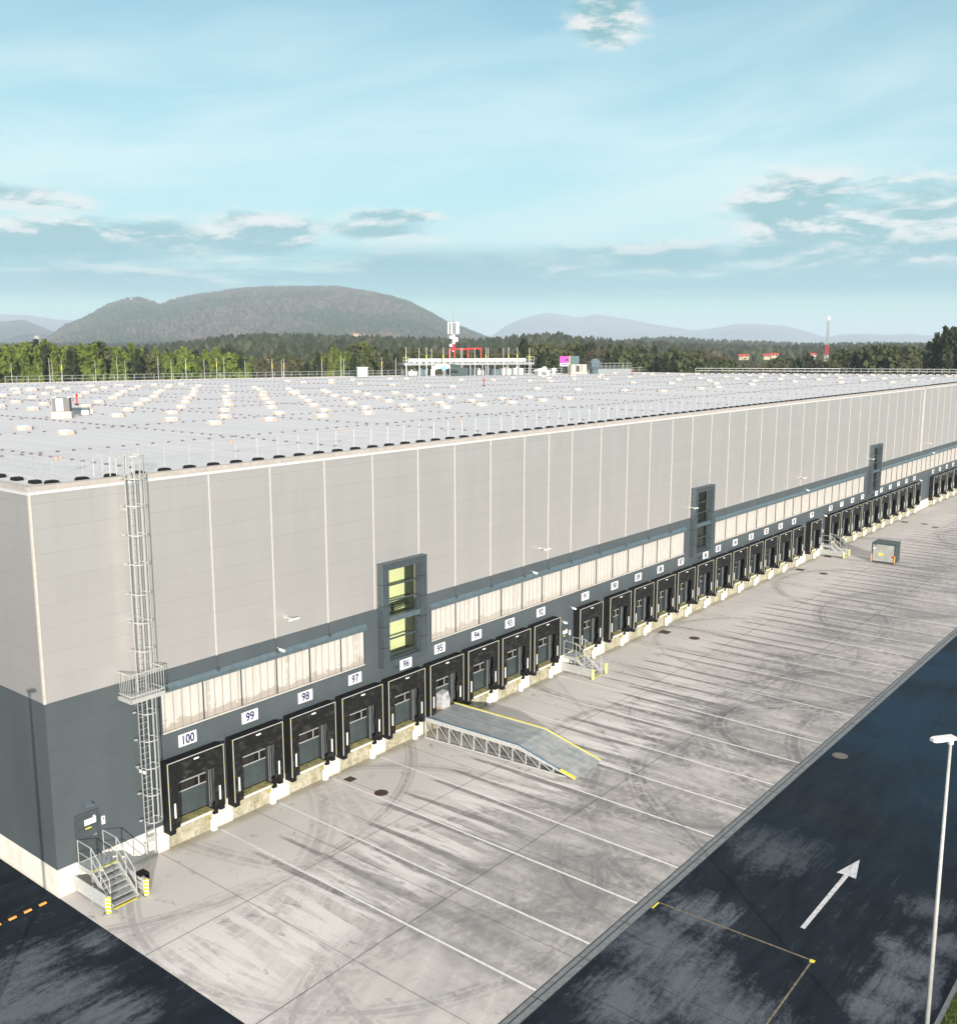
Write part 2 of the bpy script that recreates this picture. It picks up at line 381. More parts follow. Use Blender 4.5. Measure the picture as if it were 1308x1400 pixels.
def yard_material():
    m, nt, b = newmat('yard_concrete'); v = geo(nt); x, y, z = nt.xyz(v)
    wx = nt.noise(nt.scale(v, (.10, .10, 1)), 1.0, 3, .5); wy = nt.m('SUBTRACT', nt.noise(nt.scale(v, (.25, .07, 1), (7, 3, 0)), 1, 3, .5), .5)
    n1 = nt.noise(nt.scale(v, (.16, .16, 1)), 1, 6, .62, .4); n2 = nt.noise(nt.scale(v, (1.1, .16, 1), rot=.16), 1, 5, .62, .3)
    n3 = nt.noise(v, 2.2, 5, .68); n4 = nt.noise(v, 16, 4, .7); n5 = nt.noise(nt.scale(v, (2.6, .30, 1), (3, 9, 0), .10), 1, 5, .65, .2)
    slab = nt.node('ShaderNodeTexWhiteNoise', noise_dimensions='2D')
    nt.put(slab.inputs['Vector'], nt.comb(nt.m('FLOOR', nt.m('DIVIDE', nt.m('SUBTRACT', x, 4.8), 5.33)), nt.m('FLOOR', nt.m('DIVIDE', y, 6.3)), 0.0))
    col = nt.mix(nt.ss(n1, .3, .7), (.60, .562, .53), (.525, .50, .475))
    col = nt.mix(nt.m('MULTIPLY', slab.outputs[0], .25), col, (.49, .47, .45))
    # worn grey traffic zone away from the docks
    zone = nt.m('MULTIPLY', nt.ss(nt.m('ADD', y, nt.m('MULTIPLY', nt.m('SUBTRACT', n1, .5), 9.0)), -5.0, -11.5), nt.ss(nt.m('SUBTRACT', x, nt.m('MULTIPLY', y, .1)), 3.0, 12.0))
    col = nt.mix(nt.m('MULTIPLY', zone, nt.m('ADD', .34, nt.m('MULTIPLY', nt.ss(nt.m('ADD', nt.m('MULTIPLY', n2, .30), nt.m('ADD', nt.m('MULTIPLY', n1, .35), nt.m('MULTIPLY', n3, .35))), .38, .60), .70))), col, (.235, .228, .225))
    # swept streaks from reversing lorries, a pair per dock
    def tracks(x0, lo, hi, amp, off):
        xs = nt.m('ADD', x, nt.m('ADD', nt.m('MULTIPLY', wy, amp), nt.m('MULTIPLY', nt.m('ADD', y, 3.0), .012+off)))
        fr = nt.m('SUBTRACT', nt.m('FRACT', nt.m('ADD', nt.m('DIVIDE', nt.m('SUBTRACT', xs, x0), 3.56), .5)), .5)
        d = nt.m('ABSOLUTE', nt.m('SUBTRACT', nt.m('ABSOLUTE', nt.m('MULTIPLY', fr, 3.56)), .98))
        wid = nt.m('ADD', .15, nt.m('MULTIPLY', nt.m('ABSOLUTE', nt.m('ADD', y, 3.0)), .019))
        k = nt.m('MULTIPLY', nt.m('SUBTRACT', 1.0, nt.m('DIVIDE', d, wid), clamp=True), 2.2, clamp=True)
        sel = nt.m('MULTIPLY', nt.m('GREATER_THAN', x, lo), nt.m('LESS_THAN', x, hi))
        cell = nt.node('ShaderNodeTexWhiteNoise', noise_dimensions='1D'); nt.put(cell.inputs['W'], nt.m('FLOOR', nt.m('ADD', nt.m('DIVIDE', nt.m('SUBTRACT', xs, x0), 1.78), .5)))
        st = nt.m('ADD', nt.m('MULTIPLY', cell.outputs[0], 3.2), 2.3)
        beg = nt.m('MULTIPLY', nt.m('SUBTRACT', nt.m('MULTIPLY', y, -1.0), st), 1.1, clamp=True)
        fin = nt.ss(y, -16.0, -8.5)
        return nt.m('MULTIPLY', nt.m('MULTIPLY', k, sel), nt.m('MULTIPLY', beg, nt.m('ADD', .25, nt.m('MULTIPLY', fin, .75))))
    tr = nt.m('MAXIMUM', tracks(6.54, 6.0, 38.0, 1.0, .0), nt.m('MAXIMUM', tracks(44.27, 38.0, 87.0, 1.0, .0), tracks(90.6, 87.0, 400.0, 1.0, .0)))
    tr2 = nt.m('MAXIMUM', tracks(7.9, 9.0, 38.0, 4.0, .16), tracks(45.5, 38.0, 200.0, 5.0, -.12))
    tr = nt.m('ADD', tr, nt.m('MULTIPLY', tr2, .25), clamp=True)
    tr = nt.m('MULTIPLY', tr, nt.ss(nt.m('ADD', nt.m('MULTIPLY', n5, .6), nt.m('MULTIPLY', n3, .4)), .30, .52))
    col = nt.mix(nt.m('MULTIPLY', tr, .78), col, (.125, .12, .12))
    # single curved skid marks
    arcs = [(31.6, -22.5, 11.5, 0.4, 0.9), (37.5, -17.9, 5.4, 0.38, 0.95), (31.8, -18.5, 5.5, 0.22, 0.6), (8.6, 10.3, 16.4, 0.25, 0.5), (10.3, -8.0, 10.2, 0.3, 0.45), (39.4, -28.3, 11.4, 0.4, 0.8), (36.5, -13.5, 6.5, .25, .8), (30, -14, 8.5, .2, .6), (47, -17, 6.5, .22, .7), (52, -8, 7.5, .22, .6), (8, -22, 11, .25, .5), (20, -20, 7, .25, .5), (75, -10, 9, .3, .6), (6, -19, 6.5, .25, .4), (12, -17, 9.5, .35, .5), (40, -24, 13, .5, .75), (43, -4, 10, .35, .6), (30, -26, 16, .4, .5), (2, 6, 13.5, .5, .35), (-4, 4, 19, .7, .3), (3, -30, 17, .5, .35), (1, -27, 22, .35, .3),
            (68, -20, 12, .4, .6), (95, -6, 8, .4, .6), (60, -2, 13, .4, .5), (24, 2, 18, .35, .4), (110, -16, 9, .5, .6)]
    am = None
    for cx, cy, r, w, s_ in arcs:
        ax = nt.m('SUBTRACT', x, cx); ay = nt.m('SUBTRACT', y, cy)
        d = nt.m('ABSOLUTE', nt.m('SUBTRACT', nt.m('SQRT', nt.m('ADD', nt.m('MULTIPLY', ax, ax), nt.m('MULTIPLY', ay, ay))), r))
        d2 = nt.m('ABSOLUTE', nt.m('SUBTRACT', d, w*1.1))
        k = nt.m('MULTIPLY', nt.m('MAXIMUM', nt.ss(d, w*.7, w*.35), nt.m('MULTIPLY', nt.ss(d2, w*.5, 0.02), .7)), s_)
        am = k if am is None else nt.m('MAXIMUM', am, k)
    am = nt.m('MULTIPLY', am, nt.ss(nt.m('ADD', nt.m('MULTIPLY', n1, .4), nt.m('MULTIPLY', n3, .65)), .38, .60))
    col = nt.mix(nt.m('MULTIPLY', am, .90), col, (.10, .098, .10))
    # pale arcs where sweeping trailers scrubbed the slab clean
    wm = None
    for cx, cy, r, w, s_ in [(35, -16, 8.0, .8, .7), (29.5, -12.3, 3.4, 1.2, .8), (8, -24, 14, .9, .6), (12, -22, 9, .7, .5), (48, -20, 11, .9, .5), (5, -25, 18, .8, .5)]:
        ax = nt.m('SUBTRACT', x, cx); ay = nt.m('SUBTRACT', y, cy)
        k = nt.m('MULTIPLY', nt.ss(nt.m('ABSOLUTE', nt.m('SUBTRACT', nt.m('SQRT', nt.m('ADD', nt.m('MULTIPLY', ax, ax), nt.m('MULTIPLY', ay, ay))), r)), w, w*.3), s_)
        wm = k if wm is None else nt.m('MAXIMUM', wm, k)
    wm = nt.m('MULTIPLY', wm, nt.ss(nt.m('ADD', nt.m('MULTIPLY', n5, .4), nt.m('MULTIPLY', n3, .6)), .44, .60))
    col = nt.mix(nt.m('MULTIPLY', wm, nt.m('MULTIPLY', nt.m('SUBTRACT', 1.0, tr), .75)), col, (.62, .605, .585))
    # wheel-washed swirl at the near corner
    rr = nt.m('SQRT', nt.m('ADD', nt.m('POWER', nt.m('ADD', x, 3.0), 2.0), nt.m('POWER', nt.m('SUBTRACT', y, 8.0), 2.0)))
    sw = nt.noise(nt.comb(nt.m('MULTIPLY', rr, 1.0), nt.m('MULTIPLY', nt.m('ARCTAN2', y, x), .8), 0.0), 1.0, 5, .65)
    near = nt.ss(x, 16, 6)
    col = nt.mix(nt.m('MULTIPLY', nt.m('MULTIPLY', nt.ss(sw, .45, .7), near), nt.m('MULTIPLY', nt.ss(y, -4.5, -8.0), .60)), col, (.30, .295, .285))
    col = nt.mix(nt.m('MULTIPLY', nt.m('MULTIPLY', nt.ss(sw, .45, .3), near), nt.m('MULTIPLY', nt.ss(y, -4.5, -8.0), .5)), col, (.60, .585, .56))
    # pale dusty patches swept clean between the tracks, near the ramp
    pal = nt.m('MULTIPLY', nt.ss(nt.m('ADD', nt.m('MULTIPLY', n2, .6), nt.m('MULTIPLY', n5, .4)), .47, .53), nt.m('MULTIPLY', nt.ss(y, -12.5, -10.5), nt.m('MULTIPLY', nt.ss(y, -5.0, -7.5), nt.ss(x, 48, 36))))
    col = nt.mix(nt.m('MULTIPLY', pal, nt.m('MULTIPLY', nt.m('SUBTRACT', 1.0, tr), .8)), col, (.66, .64, .615))
    # dirt along the dock line, drips and spots
    dl = nt.m('MULTIPLY', nt.ss(nt.m('ADD', y, nt.m('MULTIPLY', n3, .5)), -.55, .1), .6)
    col = nt.mix(nt.m('MULTIPLY', dl, nt.ss(x, 4.6, 5.4)), col, (.26, .22, .14))
    sp = nt.m('MULTIPLY', nt.ss(n3, .66, .72), .55); col = nt.mix(sp, col, (.20, .195, .19))
    col = nt.mix(nt.m('MULTIPLY', nt.ss(n4, .5, .68), .35), col, (.27, .265, .26))
    blot = nt.noise(nt.scale(v, (1.0, .7, 1), (11, 5, 0)), 1.3, 5, .72, .6); col = nt.mix(nt.m('MULTIPLY', nt.ss(blot, .60, .68), .6), col, (.17, .165, .165))
    fine = nt.noise(v, 45, 3, .7); col = nt.mix(nt.m('MULTIPLY', nt.ss(fine, .45, .7), .22), col, (.20, .20, .20))
    blue_streak = nt.m('MULTIPLY', nt.ss(nt.m('ABSOLUTE', nt.m('SUBTRACT', nt.m('SUBTRACT', x, nt.m('MULTIPLY', y, -.35)), 33.8)), .28, .10), nt.m('MULTIPLY', nt.ss(y, -19.5, -18.5), nt.ss(y, -7.5, -9.0)))  # straight bluish grey streak across the slabs towards the drain
    col = nt.mix(nt.m('MULTIPLY', nt.m('MULTIPLY', blue_streak, nt.ss(n1, .3, .5)), .5), col, (.17, .20, .22))
    # slab joints
    jy = nt.m('MAXIMUM', nt.ss(nt.m('ABSOLUTE', nt.m('ADD', y, 6.27)), .030, .012), nt.ss(nt.m('ABSOLUTE', nt.m('ADD', y, 12.6)), .034, .014))
    jx = nt.line(x, 5.33, 4.8, .026, .5)
    j = nt.m('MAXIMUM', jy, nt.m('MULTIPLY', jx, .75))
    col = nt.mix(nt.m('MULTIPLY', j, nt.m('ADD', .5, nt.m('MULTIPLY', n1, .6)), clamp=True), col, (.055, .06, .065))
    nt.l.new(col, b.inputs['Base Color']); b.inputs['Roughness'].default_value = .82
    bump(nt, b, nt.m('SUBTRACT', nt.m('ADD', nt.m('MULTIPLY', n4, .4), nt.m('MULTIPLY', fine, .3)), j), .25, .01)
    return m
M_YARD = yard_material()
def asphalt_material():
    m, nt, b = newmat('asphalt'); v = geo(nt); x, y, z = nt.xyz(v)
    n1 = nt.noise(nt.scale(v, (.11, .16, 1), (5.3, 1.2, 0), .35), 1, 7, .62, .5); n2 = nt.noise(nt.scale(v, (.35, 1.2, 1), (0, 4, 0), -.5), 1, 6, .68, .5)
    n3 = nt.noise(v, 5, 5, .7); n4 = nt.noise(v, 40, 3, .7); n5 = nt.noise(nt.scale(v, (.3, 2.2, 1), (2, 2, 0), .25), 1, 5, .7)
    f = nt.m('ADD', nt.m('MULTIPLY', n1, .62), nt.m('ADD', nt.m('MULTIPLY', n2, .26), nt.m('MULTIPLY', n3, .12)))
    blobs = None
    for cx, cy, ra in [(30.1, -21.8, 4.0), (30.0, -23.7, 3.5), (30.6, -20.3, 2.5), (31.5, -26.7, 3.1), (22.8, -21.7, 2.8), (12.9, -21.0, 2.9), (11.6, -22.9, 2.8), (10.8, -25.0, 2.5), (15.8, -21.4, 2.2), (9.2, -21.9, 2.5), (17.7, -29.1, 1.8), (15.9, -28.9, 1.9), (14.3, -28.8, 1.6), (22.1, -28.5, 1.5), (-3.4, -3.6, 2.4), (-3.4, -6.2, 2.5), (-2.7, -8.3, 2.0), (-4.7, -5.8, 2.5), (-0.7, -4.0, 1.1), (18.5, -28.0, 1.0), (19.8, -29.6, 1.5)]:
        ax = nt.m('SUBTRACT', x, cx); ay = nt.m('SUBTRACT', y, cy)
        k = nt.m('SUBTRACT', 1.0, nt.m('DIVIDE', nt.m('SQRT', nt.m('ADD', nt.m('MULTIPLY', ax, ax), nt.m('MULTIPLY', ay, ay))), ra), clamp=True)
        blobs = k if blobs is None else nt.m('MAXIMUM', blobs, k)
    brush = nt.noise(nt.scale(v, (.30, 1.5, 1), (3, 8, 0), .85), 1, 9, .74, 1.0); brush2 = nt.noise(nt.scale(v, (.35, 1.3, 1), (9, 1, 0), -.30), 1, 9, .74, .8)
    grit = nt.noise(v, 3.5, 8, .8)
    f = nt.m('ADD', nt.m('MULTIPLY', brush, .42), nt.m('ADD', nt.m('MULTIPLY', brush2, .30), nt.m('MULTIPLY', grit, .34)))
    f = nt.m('ADD', f, nt.m('SUBTRACT', nt.m('MULTIPLY', nt.m('POWER', blobs, .7), .21), .100))
    f = nt.m('ADD', f, nt.m('MULTIPLY', nt.m('SUBTRACT', nt.noise(v, 22, 4, .8), .5), .22))
    pale = nt.ss(f, .46, .66)
    lf = nt.ss(x, 30, 16)                       # the far stretch is cleaner
    lf = nt.m('MAXIMUM', lf, nt.m('MULTIPLY', nt.ss(n1, .6, .7), .5))
    pale = nt.m('MULTIPLY', pale, nt.m('MULTIPLY', lf, nt.m('ADD', .45, nt.m('MULTIPLY', nt.ss(n4, .35, .6), .55))))
    col = nt.mix(nt.ss(n2, .3, .7), (.009, .013, .019), (.016, .023, .031)); col = nt.mix(nt.m('MULTIPLY', nt.ss(x, 18, 45), nt.m('MULTIPLY', nt.ss(n1, .35, .6), .85)), col, (.016, .040, .066))  # bluer far stretch: sky sheen painted into the colour
    col = nt.mix(nt.m('MULTIPLY', pale, .85), col, (.15, .175, .20))
    col = nt.mix(nt.m('MULTIPLY', nt.m('MULTIPLY', nt.ss(n5, .60, .70), .12), lf), col, (.24, .26, .28))
    col = nt.mix(nt.m('MULTIPLY', nt.ss(n3, .62, .7), .3), col, (.02, .025, .03))
    ln = nt.line(nt.m('ADD', x, nt.m('MULTIPLY', n1, .5)), 2.05, .6, .022, .6); ln2 = nt.line(nt.m('ADD', y, nt.m('MULTIPLY', n1, .2)), 3.9, -23.2, .03, .6)
    right = nt.m('LESS_THAN', y, -19.6)
    lns = nt.m('MULTIPLY', nt.m('MAXIMUM', ln, ln2), nt.m('MULTIPLY', right, nt.ss(n2, .35, .6)))
    col = nt.mix(nt.m('MULTIPLY', lns, .7), col, (.008, .010, .013))
    nt.l.new(col, b.inputs['Base Color']); b.inputs['Roughness'].default_value = .85; b.inputs['Specular IOR Level'].default_value = .06
    bump(nt, b, nt.m('ADD', nt.m('MULTIPLY', n4, .6), nt.m('MULTIPLY', n3, .3)), .5, .015)
    return m
M_ASPH = asphalt_material()
def linemat():
    m, nt, b = newmat('worn_white_line'); v = geo(nt); n = nt.noise(v, 5, 5, .7); n2 = nt.noise(v, 25, 3, .7)
    f = nt.ss(nt.m('ADD', nt.m('MULTIPLY', n, .6), nt.m('MULTIPLY', n2, .4)), .45, .68)
    nt.l.new(nt.mix(nt.m('MULTIPLY', f, .8), (.70, .69, .67), (.38, .37, .36)), b.inputs['Base Color']); b.inputs['Roughness'].default_value = .7; return m
M_LINE = linemat()
def arrowmat():
    m, nt, b = newmat('arrow_paint'); v = geo(nt); n = nt.noise(v, 6, 5, .7)
    nt.l.new(nt.mix(nt.ss(n, .44, .66), (.56, .57, .59), (.30, .31, .33)), b.inputs['Base Color']); b.inputs['Roughness'].default_value = .7; return m
M_ARROW = arrowmat()
M_DRAIN = simple('drain_concrete', (.17, .19, .20), .8, 0, .15, 4)
M_SLOT = simple('drain_slot', (.02, .025, .03), .7, 0, .1)
def groundmat():
    m, nt, b = newmat('far_ground'); v = geo(nt); n = nt.noise(v, .01, 6, .6); n2 = nt.noise(v, .2, 4, .6)
    col = nt.mix(nt.ss(n, .4, .6), (.06, .075, .03), (.10, .085, .05)); col = nt.mix(nt.m('MULTIPLY', n2, .4), col, (.035, .045, .02))
    nt.l.new(col, b.inputs['Base Color']); b.inputs['Roughness'].default_value = .95; return m
M_GROUND = groundmat()
def foliage(name, cols, sc=.35, trans=0.0):
    m, nt, b = newmat(name); v = geo(nt)
    n = nt.noise(v, sc, 3, .7); oi = nt.node('ShaderNodeObjectInfo').outputs['Random']
    wn = nt.node('ShaderNodeTexWhiteNoise', noise_dimensions='3D'); nt.put(wn.inputs['Vector'], nt.scale(v, (.9, .9, .9)))
    n2 = nt.noise(v, sc*6, 3, .8)
    c = nt.mix(nt.ss(n, .35, .65), cols[0], cols[1]); c = nt.mix(nt.ss(n2, .4, .7), c, cols[2])
    c = nt.mix(nt.m('MULTIPLY', oi, .45), c, cols[3])
    nt.l.new(c, b.inputs['Base Color']); b.inputs['Roughness'].default_value = .8; b.inputs['Specular IOR Level'].default_value = .15
    return m
M_FGREEN = foliage('bright_foliage', [(.085, .125, .020), (.145, .185, .030), (.040, .066, .012), (.15, .16, .035)])
M_FDARK = foliage('conifer_foliage', [(.022, .036, .014), (.035, .050, .018), (.014, .022, .010), (.045, .050, .022)])
M_FOLIVE = foliage('olive_foliage', [(.055, .07, .025), (.075, .085, .03), (.032, .042, .018), (.09, .085, .04)])
M_FBROWN = foliage('bare_twigs', [(.085, .065, .045), (.11, .085, .06), (.05, .04, .03), (.10, .085, .05)])
M_BARK = simple('bark', (.11, .085, .06), .9, 0, .2, 2)
def woodmat(name, a, b_, c_, sc):
    m, nt, b = newmat(name); v = geo(nt)
    n = nt.noise(v, sc, 4, .6); n2 = nt.noise(v, sc*25, 3, .7); n3 = nt.noise(v, sc*6, 3, .7)
    c = nt.mix(nt.ss(n, .42, .58), a, b_); c = nt.mix(nt.ss(n2, .42, .62), c, c_); c = nt.mix(nt.m('MULTIPLY', nt.ss(n3, .5, .65), .6), c, tuple(x*.5 for x in a))
    nt.l.new(c, b.inputs['Base Color']); b.inputs['Roughness'].default_value = .9; b.inputs['Specular IOR Level'].default_value = .1; return m
M_WOODN = woodmat('woodland_near', (.050, .066, .030), (.105, .088, .056), (.022, .030, .015), .006)
M_WOODM = woodmat('woodland_mid', (.045, .060, .032), (.080, .076, .050), (.024, .034, .020), .004)
M_WOODH = woodmat('hill_woodland', (.050, .070, .038), (.125, .095, .080), (.026, .036, .022), .0026)
M_HILL = woodmat('hill_ground', (.060, .060, .044), (.090, .070, .055), (.04, .045, .03), .0016)
M_MOUNT = simple('hazed_mountain', (.20, .20, .25), .95, 0, .2, .002)  # distance haze put into the colour, paler and bluer
M_GRASS = foliage('verge_grass', [(.08, .11, .02), (.12, .14, .03), (.04, .06, .012), (.10, .10, .04)], 3)

# ------------------------------------------------------------------ ground, yard, markings
g = MB(); g.quad((-9000, -9000, -.10), (19000, -9000, -.10), (19000, 19000, -.10), (-9000, 19000, -.10)); structure(g.build('ground', M_GROUND))
g = MB(); g.quad((-70, -30.6, 0), (330, -30.6, 0), (330, 0, 0), (-70, 0, 0)); g.quad((-70, 0, 0), (0, 0, 0), (0, 150, 0), (-70, 150, 0)); structure(g.build('road', M_ASPH))
g = MB(); g.quad((0, -19.0, .004), (330, -19.0, .004), (330, .3, .004), (0, .3, .004)); structure(g.build('yard_pavement', M_YARD))
g = MB(); g.box(0, 330, -19.58, -19.0, -.05, .006); g.box(0, 330, -19.06, -19.015, -.04, .009, 1); g.box(0, 330, -19.31, -19.26, -.04, .009, 1)
g.box(0, 330, -19.60, -19.575, -.04, .009, 1)
for i in range(110): g.box(1.3+i*3.0, 1.33+i*3.0, -19.57, -19.02, -.04, .011, 1)
structure(g.build('drain_channel', [M_DRAIN, M_SLOT]))
# white stall lines run square to the docks from between the doors to the drain
DOCK = {100: 6.54, 99: 10.1, 98: 13.65, 97: 17.19, 96: 20.7, 95: 24.2, 94: 27.7, 93: 31.15, 92: 34.65, 91: 40.2, 90: 44.27, 89: 47.84, 88: 51.4, 87: 54.95, 86: 58.5, 85: 62.05,
        84: 65.6, 83: 69.17, 82: 72.73, 81: 76.3, 80: 79.85, 79: 84.88, 78: 90.6, 77: 94.2, 76: 97.83, 75: 101.45, 74: 105.1, 73: 108.7, 72: 112.35, 71: 115.9, 70: 119.5, 69: 123.2,
        68: 132.6, 67: 136.3, 66: 140.2, 65: 143.9, 64: 147.5, 63: 151.1, 62: 154.7, 61: 158.3}
g = MB()
lx = [7.9, 11.47, 15.08, 18.7, 22.3, 25.85, 29.4, 32.95]+[DOCK[n]+1.8 for n in range(92, 60, -1)]
for x in lx:
    w = .055 if x < 40 else .04
    g.quad((x-w, -.35, .008), (x+w, -.35, .008), (x+w-.25, -18.98, .008), (x-w-.25, -18.98, .008))
structure(g.build('stall_markings', M_LINE))
g = MB(); g.add([(17.4, -25.08, .006), (22.5, -25.10, .006), (22.44, -25.42, .006), (24.2, -25.02, .006), (22.46, -24.58, .006), (22.5, -24.90, .006), (17.4, -24.90, .006)], [(0, 1, 5, 6), (1, 2, 3), (1, 3, 5), (5, 3, 4)])
tag(g.build('arrow_marking', M_ARROW), 'white straight arrow painted on the dark asphalt lane', 'road arrow')
g = MB(); g.quad((15.42, -19.62, .006), (15.50, -19.62, .006), (15.63, -26.06, .006), (15.55, -26.06, .006), 1); g.quad((15.6, -26.02, .006), (15.6, -26.09, .006), (9.6, -26.2, .006), (9.6, -26.13, .006), 1)
g.quad((15.45, -25.98, .008), (15.65, -25.98, .008), (15.65, -26.16, .008), (15.45, -26.16, .008), 0); g.quad((14.9, -19.62, .008), (15.45, -19.62, .008), (15.45, -19.70, .008), (14.9, -19.70, .008), 0)
M_FADED = simple('faded_yellow', (.20, .17, .11), .8, 0, .3, 6)
structure(g.build('faded_bay_marking', [M_YEL, M_FADED]))
# kerb and verge at the near right
g = MB(); g.box(-70, 330, -30.76, -30.6, -.05, .13); structure(g.build('kerb', M_DRAIN))
g = MB(); g.quad((-200, -120, .10), (330, -120, .10), (330, -30.76, .10), (-200, -30.76, .10)); structure(g.build('verge', woodmat('verge_turf', (.060, .085, .022), (.085, .095, .035), (.040, .055, .016), .05)))
n = 9000; bx = rng.uniform(8, 26, n); by = -30.8-rng.uniform(0, 1, n)**1.6*5.0; hh = rng.uniform(.05, .22, n); th = rng.uniform(0, 6.28, n); w = .02
V = np.zeros((n, 3, 3)); V[:, 0] = np.stack([bx-np.cos(th)*w, by-np.sin(th)*w, np.full(n, .1)], 1); V[:, 1] = np.stack([bx+np.cos(th)*w, by+np.sin(th)*w, np.full(n, .1)], 1)
V[:, 2] = np.stack([bx+rng.normal(0, .05, n), by+rng.normal(0, .05, n), .1+hh], 1)
npmesh('grass', V.reshape(-1, 3), np.arange(3*n).reshape(-1, 3), M_GRASS, label='short green grass on the verge beyond the kerb', category='grass', kind='stuff')

# manhole covers and gully grates
def cover(x, y, r, round_, label, mat):
    t = MB()
    if round_:
        t.lathe([(r*1.12, .004), (r*1.12, .012), (r, .012), (r, .018), (r*.97, .018)], 20)
        for k in range(-3, 4): t.box(-r*.7, r*.7, k*r*.2-.012, k*r*.2+.012, .018, .022)
    else:
        t.box(-r, r, -r, r, .004, .014)
        for k in range(-4, 5): t.box(-r*.88, r*.88, k*r*.2-.02, k*r*.2+.02, .014, .022)
    o = t.build('manhole_cover' if round_ else 'gully_grate', mat); o.location = (x, y, 0)
    return tag(o, label, 'manhole cover' if round_ else 'drain grate')
cover(15.62, -1.12, .26, False, 'square rusty drain grate in front of dock 97, nearest the docks', M_BROWN)
cover(15.5, -3.55, .33, True, 'round rusty manhole cover on a white line by the square grate', M_BROWN)
cover(35.1, -20.4, .38, True, 'round grey manhole cover in the dark asphalt lane', M_IRON)
def G0(u, v):
    d = ray(u, v); t = -CAM.z/d.z; p = CAM+d*t; return p.x, p.y
for (u, v, rd, lb) in [(908.4, 864.4, False, 'small rusty drain grate in front of docks 89 and 88'), (949, 872.7, True, 'round rusty manhole cover further out in front of dock 88'),
                       (1093.5, 779, False, 'rusty drain grate in front of dock 80'), (1125.6, 784.3, True, 'rusty manhole cover out in the yard left of the skip'),
                       (1132, 761, False, 'brown drain grate at the foot of the stairs beside the skip'), (1236, 713.8, False, 'far drain grate in front of docks 70 and 71'),
                       (1263.5, 716.5, True, 'far manhole cover, left of the farthest one'), (1278, 721, True, 'farthest manhole cover, near the right edge')]:
    x, y = G0(u, v); cover(x, y, .42 if not rd else .38, rd, lb, M_BROWN)

# ------------------------------------------------------------------ the warehouse
H = 17.3; ZB = 8.5; ZW = 1.26; XE = 208.0
TOWERS = [19.02, 56.4, 103.1]; TW = 3.6
wh = thing('warehouse', 'huge silver and slate grey logistics warehouse with a flat white roof and numbered loading docks', 'warehouse')
def sheet(mb, xs, zs, holes, y=0.0, mi=0):
    xs = sorted(set(xs)); zs = sorted(set(zs))
    for x0, x1 in zip(xs, xs[1:]):
        for z0, z1 in zip(zs, zs[1:]):
            cx, cz = (x0+x1)/2, (z0+z1)/2
            if any(a < cx < b and c < cz < d for a, b, c, d in holes): continue
            mb.quad((x0, y, z0), (x1, y, z0), (x1, y, z1), (x0, y, z1), mi)
tw_holes = [(a+.60, a+TW-.62, 5.60, 10.62) for a in TOWERS]
strips = [(5.22, 18.0), (23.42, 55.55), (61.2, 101.9), (108.05, 146.5), (151.0, 190.0)]
st_holes = [(a, b, 5.58, 7.45) for a, b in strips]
dk_holes = [(c-1.25, c+1.25, ZW-.5, 3.62) for c in DOCK.values()]
hx = [0, XE]+[v for h in tw_holes+st_holes+dk_holes for v in h[:2]]
m = MB(); sheet(m, hx, [ZB, 10.62, H], tw_holes); m.quad((0, 0, ZB), (0, 112, ZB), (0, 112, H), (0, 0, H)); m.build('upper_wall', M_LIGHT, wh)
m = MB(); sheet(m, hx, [ZW, 3.62, 5.58, 5.60, 7.45, ZB], tw_holes+st_holes+dk_holes); m.quad((0, 0, ZW), (0, 112, ZW), (0, 112, ZB), (0, 0, ZB))
m.box(-.012, 6.2e-3, -.012, .1, ZW, ZB)
m.build('lower_wall', M_DARK, wh)
m = MB(); pits = [(c-1.25, c+1.25) for c in DOCK.values()]
xs = [0]+[v for p in sorted(pits) for v in p]+[XE]
for x0, x1 in zip(xs[::2], xs[1::2]): m.box(x0-.015 if x0 == 0 else x0, x1, -.02, .35, -.02, ZW)
m.box(-.015, .3, .35, 112, -.02, ZW); m.each('concrete_plinth', M_PLINTH, wh)
# corner trims, coping, joint strips
m = MB(); m.box(-.03, .07, -.03, .07, ZB, H-.02); m.build('corner_trim', M_BEIGE, wh)
FE = [(0, 112), (52, 110.6), (85, 103), (118.5, 92), (133, 88), (167, 68), (168, 56.6), (182, 32), (191, 11.5), (196, 0)]
m = MB(); m.box(-.10, 196, -.10, .28, H-.10, H+.09); m.box(-.10, .28, .28, 112, H-.10, H+.09)
for a, b in zip(FE, FE[1:]): m.beam((a[0], a[1], H), (b[0], b[1], H), .35, .2)
m.build('roof_coping', M_CAP, wh)
rf = MB(); poly = [(-.05, -.05), (196, -.05)]+FE[::-1][1:]; rf.prism(poly, 'z', H-.25, H); roof = rf.build('roof', M_ROOF, wh)
